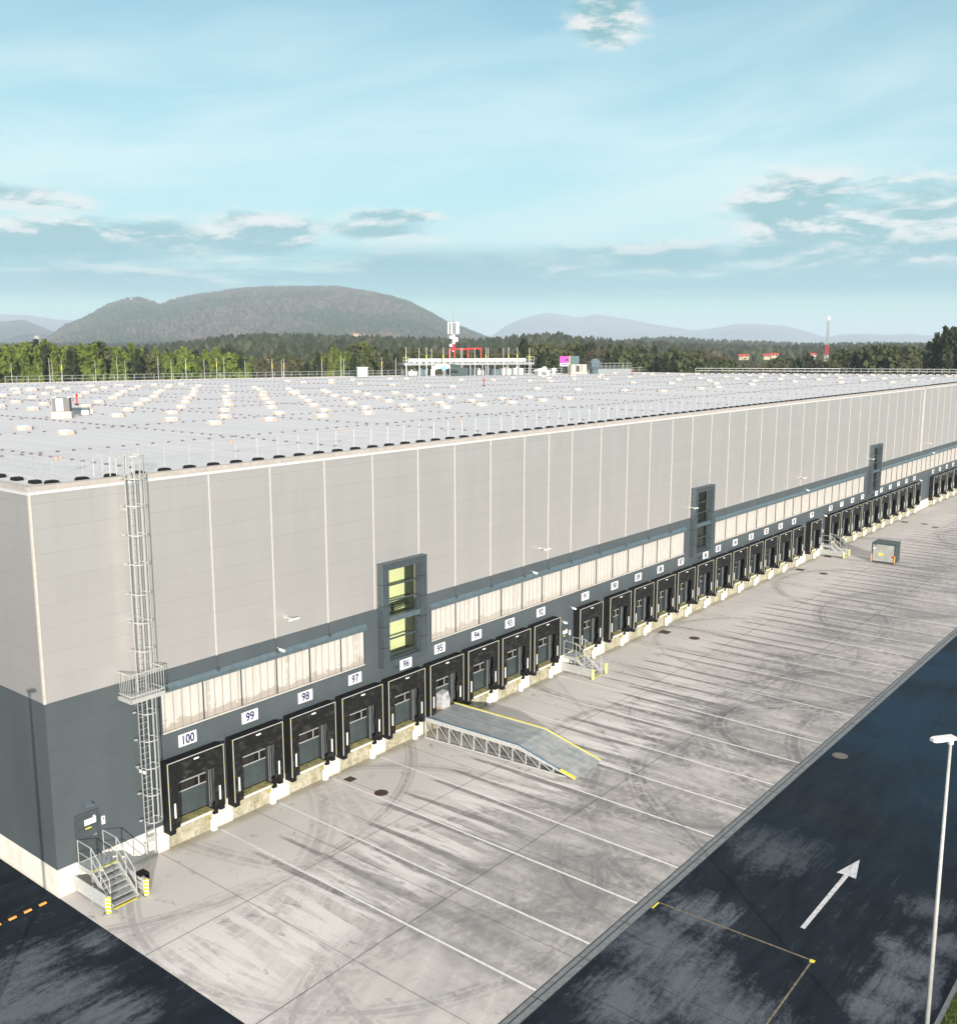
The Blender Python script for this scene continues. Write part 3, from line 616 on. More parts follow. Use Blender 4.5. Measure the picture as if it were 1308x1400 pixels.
# far walls so the hall is closed when seen from the side
m = MB()
for a, b in zip(FE, FE[1:]): m.quad((a[0], a[1], 0), (b[0], b[1], 0), (b[0], b[1], H-.1), (a[0], a[1], H-.1))
m.quad((196, 0, 0), (208, 0, 0), (208, 12, 0), (196, 12, 0)); m.build('rear_wall', M_LIGHT, wh)
m = MB(); m.prism([(196, .02), (208, .02), (208, 12), (191.5, 12)], 'z', H-.25, H-.02); m.build('side_roof', M_ROOF, wh)
JT = [8.35, 11.87, 15.38, 18.83, 22.45, 25.68, 29.12, 32.65, 35.43, 38.22, 41.97, 45.73, 49.19, 52.79, 56.27, 59.81]
while JT[-1] < 122: JT.append(JT[-1]+3.54)
JT = [x for x in JT if abs(x-125.3) > 1.2]+[128.9+3.54*i for i in range(22)]
for x in JT:
    MB().box(x-.025, x+.025, -.020, -.002, 10.72 if any(a < x < a+TW for a in TOWERS) else ZB-.02, H-.10).build('joint_strip', M_BEIGE, wh)
MB().box(125.1, 125.5, -.05, -.002, ZB-.02, H-.1).build('joint_strip', M_BEIGE, wh, label='widest pale vertical strip on the upper wall')
m = MB()
for x in [x+.02 for x in JT if not any(a-.3 < x < a+TW+.3 for a in TOWERS)]: m.box(x-.02, x+.02, -.018, -.002, 7.85, ZB-.04)
m.each('dark_joint', M_SLATE, wh)
# clerestory bands with a gutter-like hood over each
for a, b in strips:
    w_ = MB(); w_.box(a+.02, b-.02, .06, .16, 5.60, 7.44); p = w_.build('translucent_window', M_POLY, wh)
    m = MB(); m.box(a-.03, a+.05, -.03, .2, 5.52, 7.5); m.box(b-.05, b+.03, -.03, .2, 5.52, 7.5); m.box(a+.05, b-.05, -.03, .2, 5.52, 5.585, 1); m.each('window_frame', [M_SLATE, M_BEIGE], p)
    m = MB(); m.prism([(0.0, 7.84), (-.03, 7.84), (-.14, 7.66), (-.14, 7.47), (0.0, 7.47)], 'x', a-.08, b+.08); m.build('hood', M_FLASH, p)
    m = MB(); k = a+.35+2.39-((a) % .01)
    stp_ = 2.18 if a < 10 else 2.28; x = a+2.3
    while x < b-.3: m.box(x-.020, x+.020, -.01, .06, 5.25 if a < 80 else 5.45, 7.46); x += stp_
    m.each('mullion', M_SLATE, p)
    if a < 30:
        m = MB()
        for x in [q for q in JT if a+.3 < q < b-.3]: m.box(x-.04, x+.04, -.17, -.01, 7.75, 7.88)
        m.each('hood_bracket', M_SLATE, p)
# stair towers: deep slate surrounds with glass and a room behind
for i, a in enumerate(TOWERS):
    T = bpy.data.objects.new('stair_window', None); COL.objects.link(T); T.parent = wh; T.location = (a, 0, 0)
    z0, z1 = 5.05, 10.98; d = -.46
    m = MB(); f0, f1 = .48, 3.08
    m.box(0, f0, d, 0, z0, z1); m.box(TW-f0, TW, d, 0, z0, z1); m.box(f0, TW-f0, d, 0, z1-.36, z1); m.box(f0, TW-f0, d, 0, z0, z0+.36)
    m.box(.35, TW-.35, -.001, .04, z0+.3, z0+.60)
    m.box(-.03, TW+.03, d-.03, .0, z1+.002, z1+.035)
    m.build('surround', M_SLATE, T)
    m = MB()
    for zz in (6.25, 7.45, 8.65, 9.85): m.box(-.006, f0+.02, d-.006, -.02, zz-.012, zz+.012); m.box(TW-f0-.02, TW+.006, d-.006, -.02, zz-.012, zz+.012)
    m.each('surround_joint', M_BLACK, T)
    MB().box(f0, TW-f0, d+.06, -.02, 7.62, 7.90).build('transom', M_FLASH, T)
    m = MB(); gy = -.10
    for zz in (6.55, 8.75, 9.65): m.box(f0, TW-f0, gy-.05, gy+.04, zz-.04, zz+.04)
    m.box(f0, f0+.06, gy-.05, gy+.04, 5.4, 10.6); m.box(TW-f0-.06, TW-f0, gy-.05, gy+.04, 5.4, 10.6)
    m.box(f0, TW-f0, gy-.05, gy+.04, 5.38, 5.47); m.box(f0, TW-f0, gy-.05, gy+.04, 10.54, 10.62)
    m.each('glazing_bar', M_SLATE, T)
    m = MB(); m.quad((f0, gy, 5.4), (TW-f0, gy, 5.4), (TW-f0, gy, 7.7), (f0, gy, 7.7)); m.quad((f0, gy, 7.85), (TW-f0, gy, 7.85), (TW-f0, gy, 10.6), (f0, gy, 10.6)); m.each('pane', M_GLASS, T)
    m = MB(); dep = 1.0
    q = lambda *v, mi=0: m.quad(*v, mi)
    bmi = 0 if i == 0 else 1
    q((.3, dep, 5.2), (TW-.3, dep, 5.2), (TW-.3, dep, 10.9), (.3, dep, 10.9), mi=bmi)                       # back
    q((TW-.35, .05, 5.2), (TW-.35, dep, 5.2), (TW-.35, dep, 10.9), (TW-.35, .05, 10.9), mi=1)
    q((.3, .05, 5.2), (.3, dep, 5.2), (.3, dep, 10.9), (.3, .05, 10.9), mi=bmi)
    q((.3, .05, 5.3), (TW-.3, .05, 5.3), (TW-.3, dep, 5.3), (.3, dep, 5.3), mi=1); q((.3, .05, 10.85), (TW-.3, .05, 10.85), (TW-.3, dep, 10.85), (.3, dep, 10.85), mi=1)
    if i == 0:
        m.box(.3, TW-.3, .1, .96, 7.55, 7.72, 1)
        for k in range(4): m.tube((.5+.15*k, .3+.1*k, 7.95+.1*k), (TW-.5, .4+.1*k, 8.1+.08*k), .035, 5, mi=1)
        m.box(1.9, 2.05, .7, .8, 7.7, 8.3, 1)
    elif i == 1:
        for z_a, z_b in ((5.5, 6.4), (6.6, 7.5), (7.9, 8.65), (8.8, 9.6), (9.7, 10.5)): m.box(1.2, 1.6, .8, .84, z_a, z_b, 0)
    m.build('stair_room', [M_ROOMW, M_ROOMD], T)

# ---- number signs
def text_mesh(s, size, bold=.02):
    c = bpy.data.curves.new('t', 'FONT'); c.body = s; c.size = size; c.offset = bold; c.align_x = 'CENTER'; c.align_y = 'CENTER'; c.extrude = .004; c.resolution_u = 3
    o = bpy.data.objects.new('t', c); COL.objects.link(o); dg = bpy.context.evaluated_depsgraph_get(); dg.update()
    me = bpy.data.meshes.new_from_object(o.evaluated_get(dg)); bpy.data.objects.remove(o)
    me.name = 'digits'; me.materials.clear(); me.materials.append(M_NAVY); return me

# ---- one loading dock, origin at the wall plane below its middle
def make_dock():
    t = bpy.data.objects.new('loading_dock', None); COL.objects.link(t); t.parent = wh
    y0, y1, hw, zt, zb = -.60, -.02, 1.51, 4.33, 1.36
    m = MB()
    m.prism([(-hw, .92), (-hw+.07, .92), (-hw+.07, zt-.07), (hw-.07, zt-.07), (hw-.07, 1.36), (hw, 1.36), (hw, zt), (-hw, zt)], 'y', y0, y1)
    m.box(-hw+.01, -hw+.30, y0+.02, y1, .92, 1.38); m.box(hw-.26, hw-.01, y0+.06, y1, 1.10, 1.40)
    for k in range(14): m.box(-hw+.02, hw-.02, y0+.03+k*.04, y0+.045+k*.04, zt-.01, zt+.012)
    m.build('shelter_hood', M_BLACK, t)
    m = MB()                                     # top curtain, sagging inward, cut in a fine grid
    nx, nz = 10, 7
    P = [(-hw+.05+(2*hw-.1)*i/nx, y0-.012+.05*math.sin(math.pi*i/nx)*math.sin(math.pi*j/nz*1.0)+.012*math.sin(i*2.1+j), 3.36+(zt-.05-3.36)*j/nz) for j in range(nz+1) for i in range(nx+1)]
    m.add(P, [(j*(nx+1)+i, j*(nx+1)+i+1, (j+1)*(nx+1)+i+1, (j+1)*(nx+1)+i) for j in range(nz) for i in range(nx)])
    m.build('top_curtain', M_CURT, t, smooth=True)
    for s in (-1, 1):
        m = MB(); a, b = s*(hw-.05), s*.96
        nz = 10; P = []
        for j in range(nz+1):
            z = 1.16+(3.42-1.16)*j/nz; wv = .03*math.sin(j*1.3+s)*(1 if s > 0 else .5)
            bb = b - s*(-.02+.05*math.sin(j*.35)) if s > 0 else b
            for i in range(4): P.append((a+(bb-a)*i/3, y0+.03+wv*(i/3)+.02*i/3, z if j or s < 0 else 1.38))
        m.add(P, [(j*4+i, j*4+i+1, (j+1)*4+i+1, (j+1)*4+i) for j in range(nz) for i in range(3)])
        m.build('side_curtain', M_CURT, t, smooth=True)
        MB().box(s*1.22-.042, s*1.22+.042, y0-.012, y0+.012, 1.68, 2.38).build('guide_marker', M_WHITE, t)
    m = MB(); m.box(-hw-.010, -hw+.016, y0-.022, y0+.02, 1.18, zt); m.box(hw-.016, hw+.010, y0-.022, y0+.02, 1.40, zt); m.box(-hw-.010, hw+.010, y0-.022, y0+.02, zt, zt+.028, 1)
    m.build('edge_trim', [M_TRIM, M_TRIMX], t)
    MB().box(-.13, .13, y0-.04, y0-.005, 4.13, 4.20).build('name_plate', M_WHITE, t)
    m = MB(); m.box(-1.25, 1.25, .24, .30, 1.2, 3.62); m.build('door', M_DOOR, t)
    m = MB(); m.box(-1.05, 1.05, .22, .238, 2.44, 2.84); m.build('door_window', M_DGLASS, t)
    m = MB(); m.box(-1.1, 1.1, .20, .24, 2.385, 2.435); m.box(-1.1, 1.1, .20, .24, 2.845, 2.89); m.box(-.56, -.49, .205, .24, 2.435, 2.845); m.box(.62, .67, .205, .24, 2.435, 2.845)
    m.each('window_bar', M_WSTEEL, t)
    m = MB(); m.box(-1.26, -1.12, -.02, .24, 1.2, 3.6); m.box(1.02, 1.26, -.02, .24, 1.2, 3.6); m.box(1.02, 1.05, -.04, -.02, 1.2, 3.5, 1); m.box(1.14, 1.16, -.04, -.02, 1.2, 3.5, 1)
    m.each('door_jamb', [M_DJAMB, M_GALV], t)
    MB().box(-1.25, 1.25, .06, .34, -.01, 1.02).build('pit_wall', M_TAN, t)
    m = MB(); m.box(-1.0, 1.0, -.33, .24, 1.08, 1.16); m.box(-1.0, 1.0, .08, .14, .9, 1.08); m.each('leveller_plate', M_LEVEL, t)
    MB().box(-1.0, .85, -.37, -.332, 1.06, 1.15).build('leveller_lip', M_WHITE, t)
    m = MB(); m.box(.80, .86, -.32, .06, .70, 1.08); m.box(.45, .8, -.30, .05, .98, 1.07); m.each('leveller_bracket', M_LEVEL, t)
    for s in (1,):
        m = MB(); m.box(s*1.12-.12, s*1.12+.13, -.22, -.021, .004, 1.10)
        m.box(s*1.12-.14, s*1.12+.15, -.24, -.021, .88, .92); m.build('bumper_pedestal', M_WHITE, t)
        m = MB(); m.box(s*1.12-.12, s*1.12+.12, -.36, -.222, .90, 1.42); m.box(s*1.12-.09, s*1.12+.09, -.375, -.36, .95, 1.37); m.build('dock_bumper', M_BLACK, t)
    return t
dk0 = make_dock(); snapshot(dk0)
plate_mesh = MB().box(-.48, .48, -.03, -.004, -.29, .29).mesh('number_sign', M_WHITE)
for n_, c in DOCK.items():
    t = dk0 if n_ == 100 else copy_tree(dk0, parent=wh)
    t.location = (c, 0, 0)
    pl = bpy.data.objects.new('number_sign', plate_mesh); COL.objects.link(pl); pl.parent = wh
    pl.location = (c, -.50 if n_ in (96, 86, 74) else 0, 5.0 if n_ in (96, 86, 74) else 4.95)
    if n_ in (96, 86, 74): MB().box(-.50, -.44, .0, .495, -.24, .24).build('sign_bracket', M_SLATE, pl)
    pl['label'] = 'white sign with the dock number %d' % n_
    dg = bpy.data.objects.new('digits', text_mesh(str(n_), .60, .016)); COL.objects.link(dg); dg.parent = pl
    dg.rotation_euler = (R(90), 0, 0); dg.location = (0, -.034, -.015)
    dg.scale = (.80 if n_ == 100 else .86, 1, 1)
# personnel doors
def pdoor(x, n):
    p = bpy.data.objects.new('personnel_door', None); COL.objects.link(p); p.parent = wh; p.location = (x, 0, 0)
    m = MB(); m.box(0, .08, -.05, .0, 1.2, 3.30); m.box(1.02, 1.10, -.05, 0, 1.2, 3.30); m.box(.08, 1.02, -.05, 0, 3.20, 3.30); m.build('door_frame', M_SLATE, p)
    m = MB(); m.box(.09, 1.01, -.025, -.004, 1.21, 3.19); m.build('door_leaf', M_DOOR, p)
    m = MB(); m.box(.42, .95, -.034, -.026, 2.72, 2.98); m.box(.82, .92, -.034, -.026, 2.98, 3.06); m.each('door_notice', M_WHITE, p)
    MB().box(.45, .72, -.034, -.026, 2.55, 2.60).build('yellow_notice', M_YEL, p)
    m = MB(); m.box(.86, .92, -.08, -.026, 2.18, 2.24); m.box(.74, .92, -.09, -.07, 2.2, 2.23); m.build('door_handle', M_GALV, p)
    m = MB(); m.box(1.20, 1.34, -.07, -.003, 2.50, 2.86); m.box(1.24, 1.29, -.08, -.07, 2.72, 2.80, 1); m.build('card_reader', [M_WHITE, M_NAVY], p)
    m = MB(); m.prism([(-.22, 3.66), (-.003, 3.76), (-.003, 3.60), (-.20, 3.58)], 'x', .38, .78); m.build('door_lamp', M_FLASH, p)
pdoor(.88, 0); pdoor(36.95, 1); pdoor(87.15, 2)

# ---- floodlights on the upper wall, cameras on the lower
FG = 'floodlights on arms along the upper wall'
def flood():
    t = thing('floodlight', '', 'floodlight', group=FG)
    m = MB(); m.box(-.03, .03, -.55, -.003, -.03, .03); m.box(-.07, .07, -.03, -.003, -.1, .1); m.build('arm', M_WSTEEL, t)
    m = MB(); m.prism([(-.30, -.07), (.30, -.07), (.36, 0), (.30, .07), (-.30, .07), (-.36, 0)], 'z', -.03, .03); b = m.build('lamp_head', M_WHITE, t); b.location = (0, -.62, 0)
    return t
fx = [12.56, 34.48, 56.2, 80.7, 102.8, 127.9, 151.5]
fl = ['white floodlight on the wall above dock 98, nearest of the floodlights', 'white floodlight above dock 92, second from the near corner', 'white floodlight at the upper left of the second stair window',
      'white floodlight midway between the second and third stair windows', 'white floodlight at the left of the farthest stair window', 'white floodlight just right of the widest pale vertical strip', 'white floodlight farthest along the wall']
f0 = flood(); snapshot(f0)
for i, x in enumerate(fx):
    t = f0 if i == 0 else copy_tree(f0); t.location = (x, 0, 9.42); t['label'] = fl[i]
def camera_unit():
    t = thing('security_camera', '', 'security camera', group='small cameras on the wall')
    MB().tube((0, -.003, 0), (0, -.22, -.02), .03, 8).build('bracket', M_WSTEEL, t)
    m = MB(); m.tube((0, -.16, -.06), (.12, -.42, -.14), .07, 10); m.build('camera_body', M_WHITE, t); return t
c0 = camera_unit(); snapshot(c0)
for i, (x, z, lb) in enumerate([(3.95, 4.38, 'small white camera on the slate wall left of the caged ladder'), (11.95, 7.98, 'dark fitting and camera on the hood above dock 99'), (33.54, 8.0, 'small camera on the slate band above dock 92'),
                                (38.3, 4.55, 'small white camera between docks 92 and 91'), (37.2, 3.75, 'small white camera over the door beside dock 92'), (82.5, 8.0, 'small camera on the slate band above dock 80'), (88.3, 4.5, 'small white camera left of dock 78'),
                                (131, 7.9, 'small camera on the slate band beyond the third stair window'), (125.5, 4.5, 'small white camera on the blank wall right of dock 69')]):
    t = c0 if i == 0 else copy_tree(c0); t.location = (x, 0, z); t['label'] = lb

# ------------------------------------------------------------------ caged ladder
lad = thing('caged_ladder', 'tall galvanised caged ladder with a resting platform up the corner of the warehouse', 'ladder')
def ladder_run(x0, x1, z0, z1, y, zc0, zc1, hoops, side):
    m = MB()
    for x in (x0, x1): m.tube((x, y, z0), (x, y, z1), .027, 6)
    m.build('ladder_stile', M_WSTEEL, lad)
    m = MB(); z = z0+.3
    while z < min(z1, 17.3): m.tube((x0, y, z), (x1, y, z), .016, 5); z += .28
    m.each('ladder_rung', M_GALV, lad)
    cx = (x0+x1)/2; rad = .36
    arc = [(cx-rad*math.cos(a), y-.05-rad*1.0-rad*.85*math.sin(a)) for a in np.linspace(0, math.pi, 11)]
    arc = [(x0, y)]+[(cx-rad, y-.2)]+arc+[(cx+rad, y-.2), (x1, y)]
    for z in hoops:
        m = MB(); P = [(p[0], p[1], z) for p in arc]
        for a, b in zip(P, P[1:]): m.beam(a, b, .010, .042)
        m.box(cx-rad-.14, cx-rad, y-.03, y+.03, z-.03, z+.03); m.build('cage_hoop', M_WSTEEL, lad)
    for j in (1, 3, 5, 7, 9, 11, 13):
        m = MB(); m.box(arc[j][0]-.010, arc[j][0]+.010, arc[j][1]-.02, arc[j][1]+.02, zc0, zc1); m.build('cage_bar', M_WSTEEL, lad)
    m = MB()
    for z in np.arange(z0+.8, min(z1, 17.0), 2.4):
        for x in (x0, x1): m.beam((x, y, z), (x, -.005, z), .04, .04)
    m.each('wall_bracket', M_GALV, lad)
LY = -.28
ladder_run(3.98, 4.42, .05, 8.9, LY, 2.05, 7.9, [2.07, 3.35, 4.6, 5.85, 7.1], 1)
ladder_run(4.02, 4.46, 8.0, 18.35, LY, 8.9, 18.3, [9.9, 11.15, 12.4, 13.7, 14.95, 16.2, 17.35, 18.3], -1)
m = MB(); m.box(3.20, 4.85, -1.05, -.06, 7.86, 7.92); m.box(3.20, 4.85, -1.07, -1.03, 7.80, 7.98); m.box(3.18, 3.22, -1.07, -.06, 7.8, 7.98); m.build('rest_platform', M_WSTEEL, lad)
m = MB()
for P in ([(3.22, -.08, 9.05), (3.22, -1.03, 9.05), (4.83, -1.03, 9.05), (4.83, -.08, 9.05)], [(3.22, -.08, 8.1), (3.22, -1.03, 8.1), (4.83, -1.03, 8.1), (4.83, -.08, 8.1)]): m.path(P, .025, 5)
m.each('basket_rail', M_WSTEEL, lad)
for k in range(14):
    x = 3.22+k*1.61/13; MB().tube((x, -1.03, 7.98), (x, -1.03, 9.05), .013, 4).build('basket_bar', M_WSTEEL, lad)
for k in range(1, 7):
    y = -.08-k*.95/7; MB().tube((3.22, y, 7.98), (3.22, y, 9.05), .013, 4).build('basket_bar', M_WSTEEL, lad)
MB().beam((3.7, -1.0, 7.85), (3.95, -.05, 7.3), .05, .05).build('platform_strut', M_GALV, lad)
m = MB()
for x in (3.72, 4.02, 4.46, 4.76): m.path([(x, .35, H+.1), (x, .35, 18.3), (x, -.28, 18.3)], .022, 5)
m.path([(3.3, .9, H+.1), (3.3, .9, 18.2), (3.7, .9, 18.3), (3.7, .9, H+.1)], .02, 5); m.each('roof_handrail', M_WSTEEL, lad)
m = MB(); m.box(3.95, 4.45, -.30, -.26, .95, 1.15); m.build('ladder_gate', M_WSTEEL, lad)

# ------------------------------------------------------------------ outside stairs with guard barriers
def stairs():
    t = thing('outside_stairs', '', 'stairs', group='steel stairs up to the side doors between the docks')
    x0, x1 = .95, 2.05
    m = MB(); m.box(x0, x1, -1.1, -.03, 1.10, 1.19); m.box(x0-.05, x0, -1.12, -.03, .98, 1.2); m.box(x1, x1+.05, -1.12, -.03, .98, 1.2)
    for k in range(9): m.box(x0+.02, x1-.02, -1.08+k*.115, -1.07+k*.115, 1.19, 1.197)
    m.build('platform', M_GALV, t)
    MB().box(x0, x1, -1.16, -1.08, 1.195, 1.205).build('nosing', M_YEL, t)
    for k in range(6):
        z = 1.2-.171*(k+1); y = -1.12-.235*k
        m = MB(); m.box(x0, x1, y-.24, y, z-.03, z); m.box(x0, x1, y-.245, y-.235, z-.05, z+.004)
        m.build('tread', M_GALV, t)
    MB().box(x0, x1, -2.56, -2.46, .01, .03).build('nosing', M_YEL, t)
    for x in (x0-.03, x1+.03):
        MB().beam((x, -1.1, 1.1), (x, -2.55, .10), .04, .22).build('stringer', M_WSTEEL, t)
        m = MB(); m.path([(x, -.06, 1.2), (x, -.06, 2.25), (x, -1.12, 2.25), (x, -2.42, 1.25), (x, -2.48, .06)], .022, 6)
        m.path([(x, -.06, 1.72), (x, -1.12, 1.72), (x, -2.44, .70)], .016, 6)
        for y, a, b in ((-1.1, 1.1, 2.25), (-1.75, .55, 1.76)): m.tube((x, y, a), (x, y, b), .022, 6)
        m.build('handrail', M_WSTEEL, t)
    for x in (x0+.03, x1-.03): MB().box(x-.04, x+.04, -1.02, -.94, 0, 1.1).build('platform_leg', M_GALV, t)
    for x in (x0, x1): MB().box(x-.10, x+.06, -2.6, -2.42, 0, .02).build('foot_plate', M_GALV, t)
    return t
def barrier():
    t = thing('guard_barrier', '', 'crash barrier', group='corrugated steel guards beside the outside stairs')
    m = MB()
    prof = []
    for k in range(13):
        z = .12+.6*k/12; prof.append((.05*math.cos(k*math.pi/2), z))
    P = [(x-.02, y, z) for y in (-.04, -2.62) for x, z in prof]+[(x+.02, y, z) for y in (-.04, -2.62) for x, z in prof]; n = len(prof)
    m.add(P, [(i, i+1, n+i+1, n+i) for i in range(n-1)]+[(2*n+i, 3*n+i, 3*n+i+1, 2*n+i+1) for i in range(n-1)]+[(n-1, 2*n-1, 4*n-1, 3*n-1), (i for i in (0, 2*n, 3*n, n))])
    m.build('corrugated_panel', M_WSTEEL, t)
    for y in (-.10, -1.35): MB().box(.04, .14, y-.05, y+.05, 0, .72).build('barrier_post', M_GALV, t)
    MB().box(-.08, .10, -2.72, -2.60, .03, .74).build('striped_end', M_HAZARD, t)
    MB().box(-.10, .14, -2.70, -2.45, 0, .02).build('foot_plate', M_IRON, t)
    return t
st0 = stairs(); snapshot(st0); ba0 = barrier(); snapshot(ba0)
for i, (off, lbl) in enumerate([(0, 'nearest steel stairs, at the corner of the warehouse left of the ladder'), (36.55, 'steel stairs between docks 92 and 91'), (87.25, 'farthest steel stairs, beside the grey skip')]):
    t = st0 if i == 0 else copy_tree(st0); t.location = (off, 0, 0); t['label'] = lbl
    w = ['nearest stairs at the warehouse corner', 'stairs between docks 92 and 91', 'farthest stairs by the grey skip'][i]
    b = ba0 if i == 0 else copy_tree(ba0); b.location = (.66+off, 0, 0); b['label'] = 'corrugated guard with striped end on the left of the '+w
    b = copy_tree(ba0); b.location = (2.40+off, 0, 0); b['label'] = 'corrugated guard with striped end on the right of the '+w
m = MB(); m.box(2.34, 2.74, -2.32, -1.86, .56, .60); m.box(2.70, 2.74, -2.32, -1.86, .30, .56); m.box(2.34, 2.38, -2.3, -1.9, .3, .56)
mm = m.build('rubber_mat', M_BLACK); mm.location = (.06, 0, .18); tag(mm, 'black rubber mat lying over the guard right of the nearest stairs', 'mat')

# ------------------------------------------------------------------ loading ramp at dock 95
rp = thing('loading_ramp', 'long grey steel loading ramp with yellow edges leading up to dock 95', 'loading ramp', (22.3, -.5, 0), R(4.2))
LW, L1, L2, HZ = 2.95, 6.45, 10.05, 1.0
def rampmat():
    m, nt, b = newmat('ramp_deck'); v = coord(nt); x, y, z = nt.xyz(v)
    n = nt.noise(nt.scale(v, (3, .35, 1)), 1, 5, .7); n2 = nt.noise(v, 1.3, 4, .65)
    col = nt.mix(nt.ss(n, .3, .7), (.30, .325, .33), (.20, .225, .235)); col = nt.mix(nt.m('MULTIPLY', nt.ss(n2, .45, .65), .6), col, (.38, .385, .375))
    ck = nt.m('MULTIPLY', nt.m('LESS_THAN', y, -L1), nt.ss(nt.noise(nt.scale(v, (1.8, 1.8, 1)), 1, 1, .3), .45, .55)); col = nt.mix(nt.m('MULTIPLY', ck, .3), col, (.42, .41, .38))
    ln = nt.m('MAXIMUM', nt.line(y, .62, 0, .012, .5), nt.line(x, .49, 0, .010, .5)); col = nt.mix(nt.m('MULTIPLY', ln, .5), col, (.09, .11, .13))
    nt.l.new(col, b.inputs['Base Color']); b.inputs['Roughness'].default_value = .6; b.inputs['Metallic'].default_value = .2
    return m
M_RAMP = rampmat()
m = MB(); m.prism([(0, 1.18), (0, 1.25), (-L1, HZ+.05), (-L2, .03), (-L2, .005), (-L1, HZ-.02)], 'x', .06, LW-.06); m.build('ramp_deck', M_RAMP, rp)
def rside(x, w, top, bot, mi_name, mat, ya=0, yb=-L2):
    pts = [p for p in ((0, 1.25), (-L1, HZ+.05), (-L2, .03))]
    m = MB(); q = [(y, z+top) for y, z in pts]+[(y, z+bot if z+bot > .01 else .01) for y, z in pts[::-1]]
    m.prism(q, 'x', x, x+w); return m.build(mi_name, mat, rp)
rside(0, .058, .05, -.20, 'side_girder', M_WSTEEL); rside(LW-.058, .058, .05, -.20, 'side_girder', M_WSTEEL)
rside(-.004, .07, .085, .052, 'edge_strip', M_BLUE)
e = rside(LW-.06, .06, .085, .052, 'edge_strip', M_YEL); e['label'] = 'yellow painted right edge of the ramp'
m = MB(); m.prism([(-L2+.9, .40), (-L2, .15), (-L2, .05), (-L2+.9, .30)], 'x', -.01, .10); m.build('edge_strip', M_YEL, rp, label='short yellow end of the left edge')
for x in (.03, LW-.03):
    m = MB(); m.beam((x, 0, .05), (x, -L2+.6, .05), .05, .07); m.build('bottom_chord', M_WSTEEL, rp)
    ys = np.arange(0, 9.4, .87)
    for k, y in enumerate(ys):
        zt = 1.05+(HZ-.15-1.05)*y/L1 if y < L1 else (HZ-.15)*(L2-y)/(L2-L1)
        MB().beam((x, -y, .05), (x, -y, max(zt, .08)), .05, .06).build('truss_post', M_WSTEEL, rp)
        if k < len(ys)-1:
            y2 = ys[k+1]; z2 = 1.05+(HZ-.15-1.05)*y2/L1 if y2 < L1 else (HZ-.15)*(L2-y2)/(L2-L1)
            MB().beam((x, -y-.1, zt-.05), (x, -y2, .08), .05, .06).build('truss_diagonal', M_GALV if x < 1 else M_WSTEEL, rp)
m = MB()
for y in ys[:8]: m.beam((.06, -y, .9), (LW-.06, -y, .9), .08, .1)
m.each('cross_member', M_WSTEEL, rp)
MB().box(.1, LW-.1, -.02, .12, 1.05, 1.19).build('dock_lip', M_BLACK, rp)

# leaning white pallet lid and goods in the opening of dock 95
pk = thing('wrapped_pallet', 'white wrapped pallet load standing in the doorway of dock 95', 'pallet', (23.95, -.42, 1.17))
m = MB(); m.add([(0, 0, .12), (.72, .02, .12), (.72, .5, .12), (0, .5, .12), (.04, .02, .98), (.56, .04, 1.10), (.60, .5, 1.12), (.0, .5, 1.0), (.74, .03, .55), (.70, .5, .6)],
               [(0, 1, 8, 5, 4), (1, 2, 9, 8), (8, 9, 6, 5), (4, 5, 6, 7), (0, 4, 7, 3), (3, 7, 6, 9, 2), (0, 3, 2, 1)]); m.build('wrapped_goods', simple('stretch_film', (.50, .49, .50), .35, 0, .15, 5), pk)
m = MB()
for x in (0.02, .3, .58): m.box(x, x+.12, -.02, .5, 0, .08)
m.box(0, .72, -.02, .5, .08, .118); m.build('pallet', simple('pallet_wood', (.42, .33, .22), .8), pk)
m = MB(); m.box(.36, .62, -.006, .0, .55, .85); m.build('delivery_note', M_DUMP, pk)

# ------------------------------------------------------------------ skip by the far stairs
sk = thing('waste_compactor', 'dark green and grey steel skip standing in the yard by the farthest stairs', 'skip', (87.95, -5.6, 0), R(-90+2))
# local x runs along the front (world -y), local y into the box (world +x)
Lx, Ly, Hz = 2.3, 2.1, 2.15
m = MB(); m.box(0, Lx, .03, Ly, .10, Hz-.05); m.build('container_body', M_DGREEN, sk)
m = MB(); m.box(.08, Lx-.08, -.02, .028, .22, Hz-.14); m.build('front_panel', M_DUMP, sk)
m = MB(); m.box(-.03, Lx+.03, -.06, Ly+.03, Hz-.05, Hz+.05); m.box(.3, .42, -.08, -.02, Hz-.25, Hz-.05); m.build('lid', M_DGREEN, sk)
for x in (0, Lx): m = MB(); m.box(x-.05, x+.05, -.05, .05, .08, Hz-.05); m.build('corner_post', M_DGREEN, sk)
for x in (-.02, Lx+.02): m = MB(); m.box(x-.05, x+.05, -.10, -.052, .12, .95); m.build('warning_strip', M_ORANGE, sk)
m = MB(); m.prism([(.62, .98), (.78, 1.12), (.98, 1.10), (1.18, .93), (1.10, .86), (.70, .84)], 'y', -.06, -.022); m.build('yellow_sticker', M_YEL, sk)
m = MB(); m.prism([(1.95, .78), (2.2, .96), (2.2, .68)], 'y', -.06, -.022); m.build('red_sticker', M_RED, sk)
m = MB(); m.box(.10, .36, -.04, -.022, 1.5, 1.62); m.build('small_label', M_WHITE, sk)
for x in (.2, Lx-.2):
    for y in (.25, Ly-.25): MB().tube((x-.05, y, .09), (x+.05, y, .09), .085, 10).build('wheel', M_BLACK, sk)

